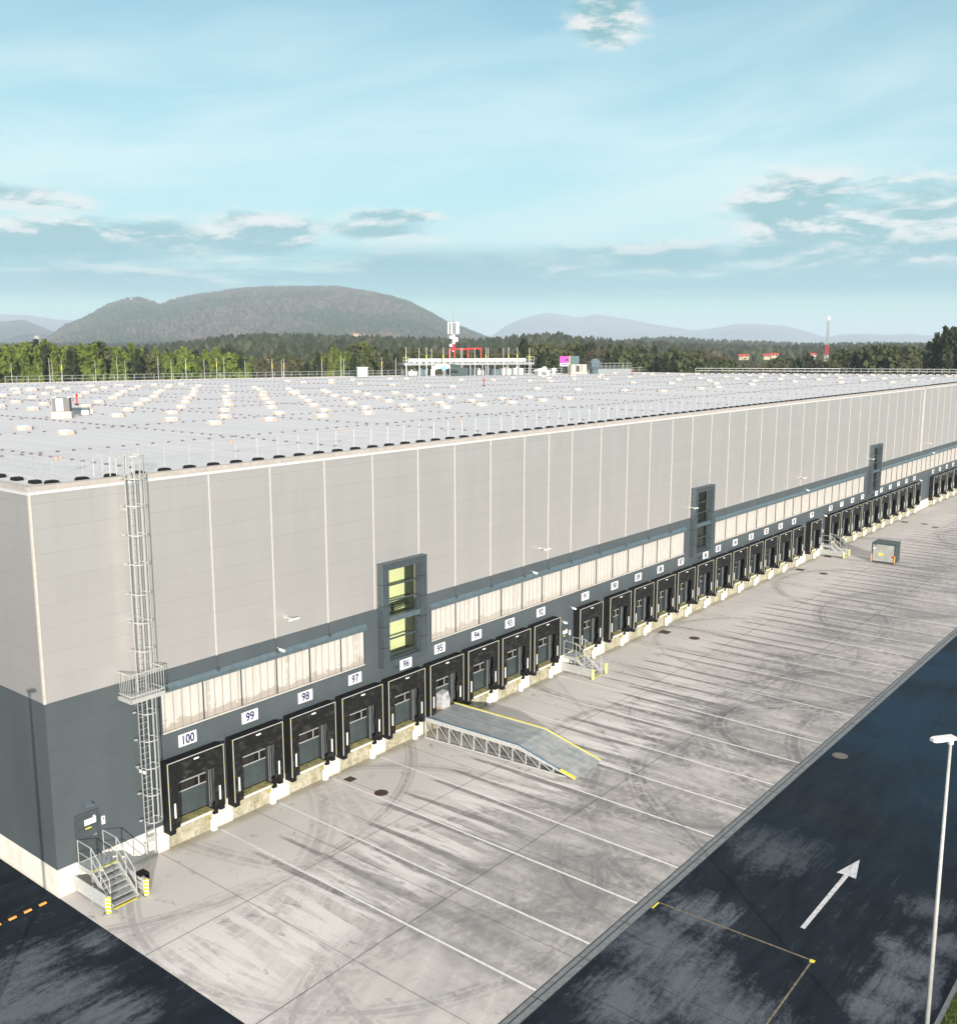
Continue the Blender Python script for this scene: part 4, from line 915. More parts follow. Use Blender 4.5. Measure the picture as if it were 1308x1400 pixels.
# ------------------------------------------------------------------ lamps and kerb marks
def street_lamp(x, y, h, ang, label):
    t = thing('street_lamp', label, 'street lamp', (x, y, 0), ang)
    MB().tube((0, 0, 0), (0, 0, h), .078, 12, .04).build('lamp_post', M_WSTEEL, t, smooth=True)
    MB().lathe([(.2, 0), (.2, .05), (.13, .08), (.12, .45)], 12).build('post_base', M_GALV, t)
    m = MB(); m.tube((0, 0, h-.15), (0, 0, h+.03), .08, 10); m.prism([(-.10, -.12), (.50, -.14), (.66, -.08), (.66, .08), (.50, .14), (-.10, .12)], 'z', h+.0, h+.09); m.build('lamp_head', M_WHITE, t)
    m = MB(); m.box(.1, .6, -.10, .10, h-.02, h); m.build('lamp_lens', M_CREAM, t)
    return t
street_lamp(10.72, -31.2, 11.72, R(145), 'tall white street lamp on the verge at the right edge')
street_lamp(-10.6, -11.75, 12.0, R(20), 'tall lamp by the left lane whose shadow falls on the end wall')
sb = thing('parking_stop', 'orange and black wheel stop strip on the asphalt at the building corner', 'wheel stop', (-.52, .12, 0), R(182))
for k in range(10):
    m = MB(); m.prism([(-.07, 0), (-.045, .05), (.045, .05), (.07, 0)], 'x', k*.32, k*.32+(.318 if k else .318)); m.build('stop_segment', M_ORANGE if k % 2 == 0 else M_BLACK, sb)
# more stops further left outside the frame would repeat; the strip ends here

# ------------------------------------------------------------------ roof furniture
SKY = [(43.2, 88.7), (38.1, 78.1), (42.8, 84.1), (33.9, 72.9), (38.8, 72.9), (48.3, 89.4), (47.3, 83.5), (43.3, 78.5), (33.9, 66.3), (28.6, 59.1), (24.4, 53.6), (24.3, 47.3), (28.7, 53.8), (33.6, 58.6), (38.7, 65.6), (43.1, 71.7), (53.9, 89.4), (47.4, 77.1), (52.7, 83.8), (57.4, 87.9), (29.3, 47.4), (33.8, 52.9), (38.9, 58.9), (43.3, 65), (48, 71.6), (52.4, 76.9), (56.9, 82.5), (28.9, 39.8), (24.2, 33.7), (34.3, 46.8), (38.5, 52.4), (13.6, 27.5), (13.6, 22.1), (62.1, 86.8), (61.6, 82.3), (57.6, 76.7), (52.3, 70.2), (48.3, 65), (43.2, 57.8), (38.6, 52.1), (66.2, 86.2), (64.1, 79.1), (57.7, 71.1), (53, 64.4), (48, 57.6), (43.5, 52.2), (38.9, 45.9), (34, 39.5), (28.9, 33.3), (24.4, 26.7), (65.3, 74.5), (57.9, 64.6), (52.4, 56.6), (47.7, 51.2), (43, 44.8), (38.8, 39), (33.8, 32.8), (28.8, 26.1), (24.4, 21.4), (65.3, 68.5), (62, 63.4), (57.2, 56.7), (52.6, 51), (47.9, 44.8), (43.2, 38.3), (38.8, 32.7), (33.9, 25.8), (29.1, 21.1), (83.1, 82.8), (65.4, 61.8), (59, 53.5), (90.7, 81.1), (82.1, 77.9), (82.5, 72.2), (94.7, 80.3), (83, 66.6), (102.4, 79.3), (82.9, 60), (104.1, 77.1), (83.6, 54.1), (65.3, 55), (61.6, 50.2), (61.2, 55.4), (56.5, 50), (52.4, 44.1), (57, 44), (47.7, 37.9), (52.6, 37.7), (43.4, 32.3), (47.7, 31.7), (38.8, 25.7), (34.1, 20.9), (65.3, 49.2), (61.6, 43.6), (56.9, 37.3), (52.7, 31.6), (43.7, 25.7), (38.9, 20.6), (65.9, 43.3), (61.8, 37.2), (57.4, 31.6), (48.3, 25.4), (43.6, 20.4), (65.5, 36.5), (83.7, 49.6), (105.5, 66.3), (107.9, 61.5), (109, 55), (108.2, 50.4), (85.6, 36.9), (61.9, 31.3), (66.5, 31.2), (63.2, 25.3), (58, 25.2), (53.1, 25.1), (48.7, 20.6), (53.7, 20.5), (58.4, 20.5), (67.4, 25), (63.5, 20.4), (68.3, 20.5), (119.8, 66.4), (129.8, 67.1), (120.2, 59.1), (121.6, 54.9), (136.2, 64.8), (123.4, 49.8), (133.4, 57.4), (135.1, 52.1), (112.1, 38.1), (128.3, 39), (114.4, 32.9), (87, 31.6), (88.5, 25.6), (89.5, 20.9), (100.2, 21.2), (157.4, 61.9), (152.9, 57.5), (160.3, 58.1), (154.4, 51.8), (161.7, 52.4), (137.1, 39.5), (156.7, 68.2), (143.7, 63.3), (127.8, 33.3), (148.2, 40), (139.6, 34), (116.3, 26.6), (105.4, 21.1), (159.1, 40.4), (131.2, 27.2), (116.7, 21.3), (167.8, 41.3), (150.8, 34.5), (140.8, 26.9), (161, 34.5), (169.5, 35.3), (132.6, 21.2), (153.5, 27.9), (143.6, 21.5), (164.1, 28.1), (173.8, 29), (155.1, 21.9), (169.6, 23.2), (144.1, 14.5), (132.7, 14.1), (175.8, 22.9), (155.7, 14.8), (138.3, 8.3), (171.1, 16), (177.7, 16), (148.9, 8.2), (160.6, 8.3), (176, 9.6), (180.5, 9.1)]
curb = MB().lathe([(1.0, 0), (1.0, .42), (.93, .44)], 8, ph=R(22.5)).mesh('skylight', M_CREAM)
M_DOME = simple('skylight_dome', (.60, .66, .72), .35, 0, .03)
dome = MB().lathe([(.90, .44), (.82, .50), (.6, .56), (.32, .60), (.05, .62)], 8, ph=R(22.5)).mesh('dome', M_DOME)
for p in dome.polygons: p.use_smooth = True
pts = sorted(SKY, key=lambda p: (p[0]-CAM.x)**2+(p[1]-CAM.y)**2)
rest = MB()
for i, (x, y) in enumerate(pts):
    big = x < 60 and y > 84
    s = .92 if big else .64
    if i < 100:
        o = bpy.data.objects.new('skylight', curb); COL.objects.link(o); o.parent = wh; o.location = (x, y, H); o.scale = (s*.95, s*1.05, s*.80); o.rotation_euler = (0, 0, 0)
        d = bpy.data.objects.new('dome', dome); COL.objects.link(d); d.parent = o
    else:
        rest.lathe([(s, 0), (s, .22), (.93*s, .24)], 8, (x, y, H)); rest.lathe([(.9*s, .24), (.75*s, .29), (.1, .32)], 8, (x, y, H), mi=1)
rest.build('skylight', [M_CREAM, M_DOME], wh, kind='stuff')
# rubber cable holders of the lightning grid, with the cable they carry
H0 = []
def inside(x, y):
    if x < 1 or y < 2: return False
    for (a, b), (c, d) in zip(FE, FE[1:]):
        if a <= x <= c: return y < b+(d-b)*(x-a)/max(c-a, .01)-2
    return False
for k in range(16):
    x = 6.3+12.6*k; y = 3.0
    while y < 111:
        if inside(x, y): H0.append((x+random.uniform(-.05, .05), y+random.uniform(-.08, .08)))
        y += 1.02
for k in range(9):
    y = 12.2+12.4*k; x = 3.0
    while x < 190:
        if inside(x, y): H0.append((x+random.uniform(-.08, .08), y+random.uniform(-.06, .06)))
        x += .95
H0.sort(key=lambda p: (p[0]-CAM.x)**2+(p[1]-CAM.y)**2)
hm = MB().prism([(-.11, 0), (.11, 0), (.07, .09), (-.07, .09)], 'y', -.09, .09).mesh('cable_holder', M_ROOFDOT)
for x, y in H0[:100]:
    o = bpy.data.objects.new('cable_holder', hm); COL.objects.link(o); o.parent = wh; o.location = (x, y, H); o.scale = (.75, .75, .75)
r = MB()
for x, y in H0[100:]: r.box(x-.08, x+.08, y-.07, y+.07, H, H+.07)
r.build('cable_holder', M_ROOFDOT, wh, kind='stuff')
m = MB()
for k in range(16):
    x = 6.3+12.6*k; ymax = max([y for X, y in H0 if abs(X-x) < .3] or [0])
    if ymax > 4: m.tube((x, 2.5, H+.10), (x, ymax, H+.10), .007, 3)
for k in range(9):
    y = 12.2+12.4*k; xm = max([X for X, Y in H0 if abs(Y-y) < .2] or [0])
    if xm > 5: m.tube((2.5, y, H+.10), (xm, y, H+.10), .007, 3)
m.build('lightning_cable', M_CABLE, wh)
# free-standing guard rails: front edge, left edge and far edge
def guard(name, label, path, step, foot=True, n_ind=100, mat=M_WSTEEL, rr=.017, ph=0.0, inward=1):
    t = thing(name, label, 'guard railing')
    P = []
    for (ax, ay), (bx_, by_) in zip(path, path[1:]):
        L = math.hypot(bx_-ax, by_-ay); n = int(L/step)
        for i in range(n+1): P.append((ax+(bx_-ax)*(ph+i*step)/L, ay+(by_-ay)*(ph+i*step)/L, (bx_-ax)/L, (by_-ay)/L))
    m = MB()
    for a, b in zip(path, path[1:]):
        for z in (H+.58, H+1.08): m.tube((a[0], a[1], z), (b[0], b[1], z), rr*.8, 4)
    m.build('rail', mat, t)
    post = MB().tube((0, 0, H+.08), (0, 0, H+1.08), rr, 5).tube((0, 0, H+1.0), (0, 1.1*inward, H+.06), rr*.45, 4)
    pm = post.mesh('post', mat)
    ft = MB(); ft.prism([(-.26, 0), (.26, 0), (.23, .08), (.17, .13), (-.17, .13), (-.23, .08)], 'y', -.17, .17); fm = ft.mesh('ballast_foot', M_BLACK)
    P.sort(key=lambda p: (p[0]-CAM.x)**2+(p[1]-CAM.y)**2)
    rp_, rf_ = MB(), MB()
    for i, (x, y, tx, ty) in enumerate(P):
        if i < n_ind:
            o = bpy.data.objects.new('post', pm); COL.objects.link(o); o.parent = t; o.location = (x, y, 0); o.rotation_euler = (0, 0, math.atan2(ty, tx))
            if foot:
                o = bpy.data.objects.new('ballast_foot', fm); COL.objects.link(o); o.parent = t; o.location = (x-.25*abs(tx), y-.35*tx*inward, H+.01); o.rotation_euler = (0, 0, math.atan2(ty, tx))
        else:
            rp_.tube((x, y, H+.08), (x, y, H+1.08), rr, 4)
            if foot: rf_.box(x-.5, x+.02, y-.55, y-.15, H+.01, H+.16)
    if rp_.v: rp_.build('post', mat, t, kind='stuff')
    if rf_.v: rf_.build('ballast_foot', M_BLACK, t, kind='stuff')
    return t
guard('guard_railing', 'thin pale guard railing with black ballast feet along the front roof edge', [(1.0, 1.15), (192, 1.15)], 1.305, ph=.65, mat=M_GALV, rr=.008)
guard('guard_railing', 'thin pale guard railing with black feet along the left roof edge above the end wall', [(1.0, 110), (1.0, 1.15)], 1.5, ph=.6, mat=M_GALV, rr=.008)
far_path = [(x, y-.8) for x, y in FE[1:-1]]
gr = guard('guard_railing', 'grey guard railing along the far edge of the roof in front of the trees', far_path[:5], 1.6, foot=False, mat=M_GALV, rr=.035)
gr2 = guard('guard_railing', 'grey guard railing along the far right edge of the roof', far_path[5:], 1.35, foot=True, mat=M_GALV, rr=.035)
# clamp fittings on the front railing (pairs of small beige boxes)
for i, x in enumerate([1.9, 10.6, 18.0, 27.4]):
    m = MB(); m.box(-.16, -.03, -.05, .05, -.09, .09); m.box(.03, .16, -.05, .05, -.09, .09); m.box(-.2, .2, -.02, .02, -.02, .02)
    o = m.build('railing_lamp', M_CREAM); o.location = (x, 1.15, H+1.0 if i else H+.95)
    tag(o, 'small twin beige fitting on the front guard railing, '+['nearest the building corner', 'just right of the ladder', 'above docks 97 and 96', 'above dock 94'][i], 'roof fitting', 'twin fittings on the front guard railing')

# roof machine on its cream curb at left
ac_scale = (.64, .64, .72)
ac = thing('rooftop_fan_unit', 'grey louvred ventilation unit on a cream curb on the left of the roof', 'ventilation unit', (20.9, 35.9, H), R(-38))
ac.scale = ac_scale
MB().box(-1.15, 1.15, -1.0, 1.0, 0, .72).build('curb', M_CREAM, ac)
m = MB(); m.box(-.95, .95, -.8, .8, .72, 2.15)
for k in range(9): m.box(-.97, .97, -.83, .83, .80+k*.15, .84+k*.15)
m.build('housing', M_IRON, ac)
m = MB(); m.box(-.55, .25, -.90, -.84, .78, 2.1); m.box(-.2, -.08, -.93, -.9, 1.4, 1.5, 1); m.build('white_panel', [M_WHITE, M_RED], ac)
for x in (-.8, .8):
    for y in (-.65, .65): MB().box(x-.06, x+.06, y-.06, y+.06, 2.15, 2.25).build('corner_cap', M_GALV, ac)
hv = thing('rooftop_hatch', 'low grey blue roof hatch right of the louvred ventilation unit', 'roof hatch', (24.2, 39.3, H), R(-38))
hv.scale = (.7, .7, .8); MB().box(-1.1, 1.1, -.7, .7, 0, .35).build('curb', M_GALV, hv); m = MB(); m.prism([(-.72, .35), (.72, .35), (.5, .62), (-.5, .62)], 'x', -1.05, 1.05); m.build('lid', M_FLASH, hv)
MB().box(1.2, 1.5, -.2, .2, 0, .5).build('side_box', M_CREAM, hv)
for x, y, lb in ((30.5, 51.0, 'small red fire post on the left part of the roof'), (89.5, 48.7, 'small red fire post in the middle of the roof'), (153, 62, 'small red fire post near the far right skylights')):
    m = MB(); m.tube((0, 0, 0), (0, 0, 1.1), .07, 8); m.box(-.16, .16, -.16, .16, 0, .10, 1); m.box(-.09, .09, -.09, .09, .8, 1.0)
    o = m.build('red_post', [M_RED, M_BLACK]); o.location = (x, y, H); tag(o, lb, 'fire post')
# lightning rods along the far rim
rod = MB().tube((0, 0, 0), (0, 0, 4.4), .035, 5, .02).mesh('lightning_rod', M_WSTEEL)
rod2 = MB().tube((0, 0, 0), (0, 0, 2.4), .04, 5).tube((0, 0, 2.4), (0, 0, 3.3), .065, 5, mi=1).tube((0, 0, 3.3), (0, 0, 4.4), .025, 5).mesh('lightning_rod', [M_WSTEEL, M_YEL])
def onroof(u, v, z=H):
    d = ray(u, v); t = (z-CAM.z)/d.z; p = CAM+d*t; return p.x, p.y
def at_line(u, k=0, back=1.6):                   # point on the far roof edge in the direction of column u
    d = ray(u, 500)
    for a, b in zip(FE, FE[1:]):
        a_, b_ = Vector((a[0]-CAM.x, a[1]-CAM.y)), Vector((b[0]-CAM.x, b[1]-CAM.y))
        A = np.array([[d.x, -(b_-a_).x], [d.y, -(b_-a_).y]])
        if abs(np.linalg.det(A)) < 1e-6: continue
        t, s = np.linalg.solve(A, np.array([a_.x, a_.y]))
        if 0 <= s <= 1 and t > 0: return CAM.x+d.x*(t-back), CAM.y+d.y*(t-back)
    return None
rods = [(15, 505, 0), (67, 505, 0), (71, 503, 0), (84, 506, 1), (130, 508, 0), (160, 502, 0), (171, 508, 0), (216, 503, 0), (234, 508, 0), (254, 509, 1), (279, 504, 0), (296, 498, 1), (306, 505, 0), (335, 501, 0), (372, 507, 1), (385, 504, 0), (388, 505, 1), (440, 503, 0), (466, 505, 0), (470, 504, 0), (522, 499, 1), (541, 503, 0)]
for i, (u, v, k) in enumerate(rods):
    p = at_line(u)
    o = bpy.data.objects.new('lightning_rod', rod2 if k else rod); COL.objects.link(o); o.location = (p[0], p[1], H); o.scale = (1, 1, (1.0 if not k else .9)*(.7+.02*((i*7) % 13)))
    tag(o, 'thin yellow and white lightning rod at the far roof edge before the trees' if k else 'thin pale lightning rod at the far roof edge before the trees', 'lightning rod', 'yellow banded lightning rods at the far roof edge' if k else 'plain lightning rods at the far roof edge')

# technical platform in the middle of the far roof
pf = thing('rooftop_plant_platform', 'long raised steel platform with white pipes and ducts on the far roof', 'plant platform', (117, 90.5, H), R(-30))
PL = 26.5
m = MB(); m.box(0, PL, -1.6, 1.6, 2.15, 2.35); m.box(0, PL, -1.7, -1.6, 2.0, 2.45); m.build('deck', M_DIMGALV, pf)
m = MB(); m.box(1.0, PL-1.6, -1.4, -.4, 2.5, 3.25)
for k in range(20): m.box(1.4+k*1.2, 1.8+k*1.2, -1.46, -1.41, 2.45, 2.6, 1)
m.build('pipe_duct', [M_WSTEEL, M_BLACK], pf)
for k in range(11):
    x = .6+k*2.53
    for y in (-1.5, 1.5): MB().box(x-.1, x+.1, y-.1, y+.1, 0, 2.15).build('platform_leg', M_DIMGALV, pf)
m = MB()
for x in (0, PL-1.2, PL-.6, PL): m.tube((x, -1.6, 2.3), (x, -1.6, 3.5), .04, 4)
for z in (2.9, 3.5): m.tube((PL-1.6, -1.6, z), (PL, -1.6, z), .04, 4); m.tube((0, -1.6, z), (1.2, -1.6, z), .04, 4); m.tube((PL, -1.6, z), (PL, 1.6, z), .04, 4)
m.each('platform_railing', M_WSTEEL, pf)
m = MB(); m.path([(9.6, -.2, 3.2), (9.6, -.2, 4.9), (16.0, -.2, 5.1), (16.0, -.2, 3.2)], .17, 8); m.tube((10.6, -.2, 3.2), (10.6, -.2, 4.95), .15, 8); m.tube((13.3, -.2, 3.2), (13.3, -.2, 5.0), .15, 8); m.each('red_pipe', M_RED, pf)
m = MB(); m.path([(5.4, -2.6, .1), (5.4, -2.6, 1.3), (6.2, -2.6, 1.75), (8.6, -2.6, 1.75)], .42, 10); m.build('white_duct', M_WHITE, pf)
m = MB(); m.tube((8.6, -2.6, 1.6), (10.4, -2.6, 1.3), .75, 12); m.box(9.2, 12.6, -2.2, -.8, .1, 1.5); m.each('dark_machine', M_DGREEN, pf)
MB().box(7.0, 7.8, -3.15, -3.05, 1.1, 2.0).build('blue_panel', simple('light_blue_paint', (.1, .4, .7), .5), pf)
for i, (x, w, h, mt) in enumerate([(1.2, 1.8, .9, M_GALV), (3.2, 1.6, 1.1, M_FLASH), (13.4, 1.2, 1.3, M_DGREEN), (15.0, 1.4, 1.0, M_GALV), (16.8, .9, 1.5, M_DGREEN), (18.0, 1.6, 1.1, M_FLASH), (20.2, 1.8, 1.2, M_WHITE), (22.6, 2.0, 1.3, M_WHITE)]):
    m = MB(); m.box(x, x+w, -.8, .8, .1, h); m.box(x+.1, x+w-.1, -.85, -.8, .2, h-.15); m.tube((x+w/2, 0, h), (x+w/2, 0, h+.3), .25, 8); m.build('plant_machine', mt, pf)
for i, (u, k) in enumerate([(555, 1), (573, 0), (583, 1), (590, 0), (606, 1), (615, 0), (630, 0), (632, 0), (649, 0), (664, 1), (667, 0), (688, 0), (695, 1), (707, 1), (723.5, 1)]):
    p = at_line(u, back=7.0+(i % 3))
    o = bpy.data.objects.new('lightning_rod', rod2 if k else rod); COL.objects.link(o); o.location = (p[0], p[1], H); o.scale = (1.2, 1.2, 1.18 if not k else 1.2)
    tag(o, 'tall yellow banded lightning rod beside the rooftop plant platform' if k else 'tall pale lightning rod beside the rooftop plant platform', 'lightning rod', 'yellow banded rods around the plant platform' if k else 'pale rods around the plant platform')
x, y = onroof(496, 516); ct = thing('rooftop_cabinet', 'grey box cabinet at the far roof edge left of the plant platform', 'cabinet', (x, y, H), R(-50))
MB().box(-.95, .95, -.6, .6, .1, 1.75).build('cabinet_body', M_DIMGALV, ct); m = MB(); m.box(-1.0, 1.0, -.65, .65, 1.75, 1.85); m.build('cabinet_lid', M_WHITE, ct)
m = MB(); m.box(-.5, -.47, -.62, -.601, .2, 1.7); m.box(.3, .33, -.62, -.601, .2, 1.7); m.build('door_seam', M_SLATE, ct)
# upstand, tank, containers and hoarding at the far right of centre
def at_edge(u, back): return at_line(u, back=back)
p = at_edge(800, 3); up_ = thing('rooftop_plinth', 'long low grey upstand with a railing near the far right roof edge', 'roof upstand', (p[0], p[1], H), R(-50))
p1 = at_edge(862, 3); p0 = at_edge(803, 3); L = math.hypot(p1[0]-p0[0], p1[1]-p0[1]); up_.rotation_euler = (0, 0, math.atan2(p1[1]-p0[1], p1[0]-p0[0])); up_.location = (p0[0], p0[1], H)
MB().box(0, L, -.5, .5, 0, .95).build('upstand_wall', M_DIMGALV, up_)
m = MB()
for z in (1.5, 2.1): m.tube((0, -.4, z), (L, -.4, z), .035, 4)
for k in range(int(L/1.0)): m.tube((k*1.0, -.4, .95), (k*1.0, -.4, 2.1), .035, 4)
m.build('upstand_railing', M_WSTEEL, up_)
p = at_edge(813, 5); tk = thing('water_tank', 'pale faceted tank on the far roof right of the magenta hoarding', 'tank', (p[0], p[1], H), 0)
m = MB(); m.lathe([(.7, 0), (.7, .8), (1.15, 1.4), (1.2, 2.4), (.7, 2.9)], 8); m.build('tank_body', M_FLASH, tk); MB().box(-.3, .3, -.3, .3, 2.9, 3.0).build('tank_hatch', M_GALV, tk)
p0 = at_edge(779, 6); p1 = at_edge(801, 6); ang = math.atan2(p1[1]-p0[1], p1[0]-p0[0]); L = math.hypot(p1[0]-p0[0], p1[1]-p0[1])
cn = thing('rooftop_containers', 'row of cream equipment cabinets on the far roof right of the magenta hoarding', 'cabinets', (p0[0], p0[1], H), ang)
for k in range(3): m = MB(); m.box(k*L/3, (k+1)*L/3-.15, -.6, .6, .45, 1.95); m.box(k*L/3+.15, k*L/3+.2, -.63, -.601, .6, 1.8); m.build('cabinet_body', M_CREAM, cn)
MB().box(-.1, L, -.7, .7, .02, .45).build('cabinet_base', M_CREAM, cn); m = MB(); m.box(1.2, 1.8, -.66, -.62, .5, 1.7); m.build('dark_grille', M_DGREEN, cn)
# hoarding stands beyond the building
def beyond(u, D): q = far(u, 480, D); return q.x, q.y
a = beyond(765.5, 212); b = beyond(778.5, 212); c = beyond(790, 213); ang = math.atan2(b[1]-a[1], b[0]-a[0]); L = math.hypot(b[0]-a[0], b[1]-a[1]); L2_ = math.hypot(c[0]-b[0], c[1]-b[1])
hb = thing('advertising_hoarding', 'magenta advertising hoarding with a dark blue panel beside it, beyond the roof', 'hoarding', (a[0], a[1], 0), ang)
z = lambda v: CAM.z+(473.5-v)/F*212
m = MB(); m.box(0, L, -.15, .15, z(495.5), z(486.5)); m.build('magenta_panel', M_MAG, hb)
m = MB(); m.box(.02, L-.02, -.152, .15, z(499.8), z(495.6)); m.build('pale_panel', simple('pale_lilac', (.55, .58, .72), .5), hb)
m = MB(); m.add([(L*.52, -.17, z(492.8)), (L*.95, -.17, z(492.8)), (L*.95, -.17, z(490.6)), (L*.73, -.17, z(488.6)), (L*.52, -.17, z(490.6))], [(0, 1, 2, 3, 4)]); m.box(L*.1, L*.2, -.17, -.151, z(489.5), z(488)); m.box(L*.15, L*.85, -.17, -.153, z(498.2), z(497.2)); m.build('emblem', M_NAVY, hb)
m = MB(); m.box(L+.15, L+L2_, -.15, .15, z(498), z(486)); m.build('slate_panel', simple('blue_slate', (.05, .11, .13), .5), hb)
m = MB(); m.box(L+.02, L+.13, -.17, .17, z(498), z(486)); m.build('yellow_edge', M_YEL, hb)
for x in (.4, L-.2, L+L2_-.5): MB().box(x-.15, x+.15, .16, .5, 0, z(487)).build('hoarding_post', M_SLATE, hb)
# visitors' cars, pipes and bright bits read as clutter on the roof: small vent caps
vc = MB().lathe([(.30, 0), (.30, .5), (.45, .55), (.45, .8), (.15, .95)], 8).mesh('roof_vent', M_WHITE)
for i, u in enumerate([733, 738, 744, 749, 757]):
    p = at_edge(u, 8+i % 2*3); o = bpy.data.objects.new('roof_vent', vc); COL.objects.link(o); o.location = (p[0], p[1], H); o.scale = (1.2, 1.2, 1.1+.3*(i % 3)); tag(o, 'small white roof vent cap between the plant platform and the magenta hoarding', 'roof vent', 'white vent caps on the far roof')

# ------------------------------------------------------------------ masts
def mast_mats(): return M_RED, M_WHITE
a = far(620, 480, 400)
mt = thing('mobile_phone_mast', 'red and white telecom mast with panel antennas behind the rooftop platform', 'mast', (a.x, a.y, 0))
zf = lambda v, D: CAM.z+(473.4-v)/F*D
zs = [0, 8, 12, zf(497, 400), zf(485, 400), zf(479, 400), zf(470, 400), zf(457, 400)]
for k, (z0, z1) in enumerate(zip(zs, zs[1:])): MB().tube((0, 0, z0), (0, 0, z1), .95-.05*k, 8, .90-.05*k).build('mast_section', M_ORANGE if 0 else (M_RED if k % 2 == 1 else M_WHITE), mt)
for i in range(6):
    an = i*math.pi/3+.3; x, y = 2.0*math.cos(an), 2.0*math.sin(an)
    m = MB(); m.box(x-.28, x+.28, y-.2, y+.2, zf(457, 400), zf(441, 400)); m.build('panel_antenna', M_WHITE, mt)
m = MB()
for z_ in (zf(455, 400), zf(443, 400)): m.tube((-2, 0, z_), (2, 0, z_), .12, 5); m.tube((0, -2, z_), (0, 2, z_), .12, 5)
m.tube((0, 0, zf(457, 400)), (0, 0, zf(438, 400)), .35, 6); m.tube((0, 0, zf(438, 400)), (0, 0, zf(423, 400)), .06, 4); m.build('antenna_frame', M_GALV, mt)
for i, (v, s) in enumerate([(461, -1.1), (465, 1.2), (472, -1.1), (463, 1.2)]):
    MB().tube((s*rt.x, s*rt.y, zf(v, 400)), (s*rt.x-.5*fw.x, s*rt.y-.5*fw.y, zf(v, 400)), .65, 10).build('dish_antenna', M_WHITE, mt)
a = far(1130, 480, 420)
m2 = thing('lattice_mast', 'slender red and white lattice mast beyond the right end of the roof', 'mast', (a.x, a.y, 0))
zs2 = [0, 9, zf(502, 420), zf(494, 420), zf(484, 420), zf(472, 420), zf(461, 420), zf(452, 420), zf(441, 420)]
wd = lambda z_: .85*(1-z_/42)**1.4+.18
for k, (z0, z1) in enumerate(zip(zs2, zs2[1:])):
    m = MB(); w0, w1 = wd(z0), wd(z1)
    for sx, sy in ((-1, -1), (1, -1), (1, 1), (-1, 1)): m.tube((sx*w0, sy*w0, z0), (sx*w1, sy*w1, z1), .10, 4)
    n = 2
    for j in range(n):
        za, zb_ = z0+(z1-z0)*j/n, z0+(z1-z0)*(j+1)/n; wa, wb = wd(za), wd(zb_)
        for (s1, s2) in (((-1, -1), (1, -1)), ((1, -1), (1, 1)), ((1, 1), (-1, 1)), ((-1, 1), (-1, -1))):
            m.tube((s1[0]*wa, s1[1]*wa, za), (s2[0]*wb, s2[1]*wb, zb_), .055, 3); m.tube((s2[0]*wa, s2[1]*wa, za), (s1[0]*wb, s1[1]*wb, zb_), .055, 3); m.tube((s1[0]*wb, s1[1]*wb, zb_), (s2[0]*wb, s2[1]*wb, zb_), .055, 3)
    m.build('lattice_section', M_RED if k in (0, 2, 4) and k else (M_WSTEEL if k < 4 else M_GALV), m2)
m = MB(); m.lathe([(.3, zf(441, 420)), (.6, zf(440.5, 420)), (.6, zf(436.5, 420)), (.2, zf(435.5, 420))], 8); m.build('top_antenna', M_WHITE, m2)

# ------------------------------------------------------------------ trees beyond the building
def tree_variant(kind, seed, h=20.0):
    r = np.random.default_rng(seed); n = 620 if kind != 'bare' else 520
    t = r.uniform(0, 1, n)**.85
    lobes = r.uniform(0, 6.28, 5)
    a = r.uniform(0, 6.28, n)
    if kind == 'conifer': rad = (1-t)**.8*h*.17*(.75+.25*np.sin(t*38+a)); z = h*(.10+.90*t)
    elif kind == 'round': rad = np.sqrt(np.clip(1-((t-.45)/.58)**2, 0, 1))*h*.21; z = h*(.16+.84*t)
    else: rad = np.sqrt(np.clip(1-((t-.6)/.55)**2, 0, 1))*h*.22; z = h*(.22+.78*t)
    rad = rad*(1+.22*np.sin(a*3+lobes[0]+t*6)+.15*np.sin(a*5+lobes[1]-t*9))
    rr_ = rad*np.sqrt(r.uniform(.25, 1, n)); x = rr_*np.cos(a); y = rr_*np.sin(a)
    if kind == 'bare': s = r.uniform(.25, .6, n)
    else: s = r.uniform(.45, 1.15, n)*(1.1-.5*t)
    c = np.stack([x, y, z], 1)
    u = r.normal(size=(n, 3)); u /= np.linalg.norm(u, axis=1)[:, None]; w = np.cross(u, r.normal(size=(n, 3))); w /= np.linalg.norm(w, axis=1)[:, None]
    if kind == 'conifer': u[:, 2] -= .4
    s = s[:, None]; asp = .18 if kind == 'bare' else .7
    V = np.stack([c-u*s-w*s*asp, c+u*s*.9-w*s*asp*.6, c+u*s+w*s*asp, c-u*s*.7+w*s*asp], 1).reshape(-1, 3)
    Fc = np.arange(4*n).reshape(-1, 4)
    return V, Fc
KIND = {'green': ('round', M_FGREEN), 'greencone': ('conifer', M_FGREEN), 'dark': ('conifer', M_FDARK), 'olive': ('round', M_FOLIVE), 'bare': ('bare', M_FBROWN)}
TV = {}
def tmesh(name, V, Fc, mat):
    me = bpy.data.meshes.new(name); me.vertices.add(len(V)); me.vertices.foreach_set('co', V.astype(np.float32).ravel()); me.loops.add(Fc.size); me.loops.foreach_set('vertex_index', Fc.astype(np.int32).ravel())
    me.polygons.add(len(Fc)); me.polygons.foreach_set('loop_start', np.arange(0, Fc.size, 4, dtype=np.int32)); me.polygons.foreach_set('loop_total', np.full(len(Fc), 4, dtype=np.int32)); me.materials.append(mat); me.update(calc_edges=True); return me
for k, (kd, mat) in KIND.items():
    TV[k] = [tmesh('crown', *tree_variant(kd, 10*i+len(k)), mat) for i in range(5)]
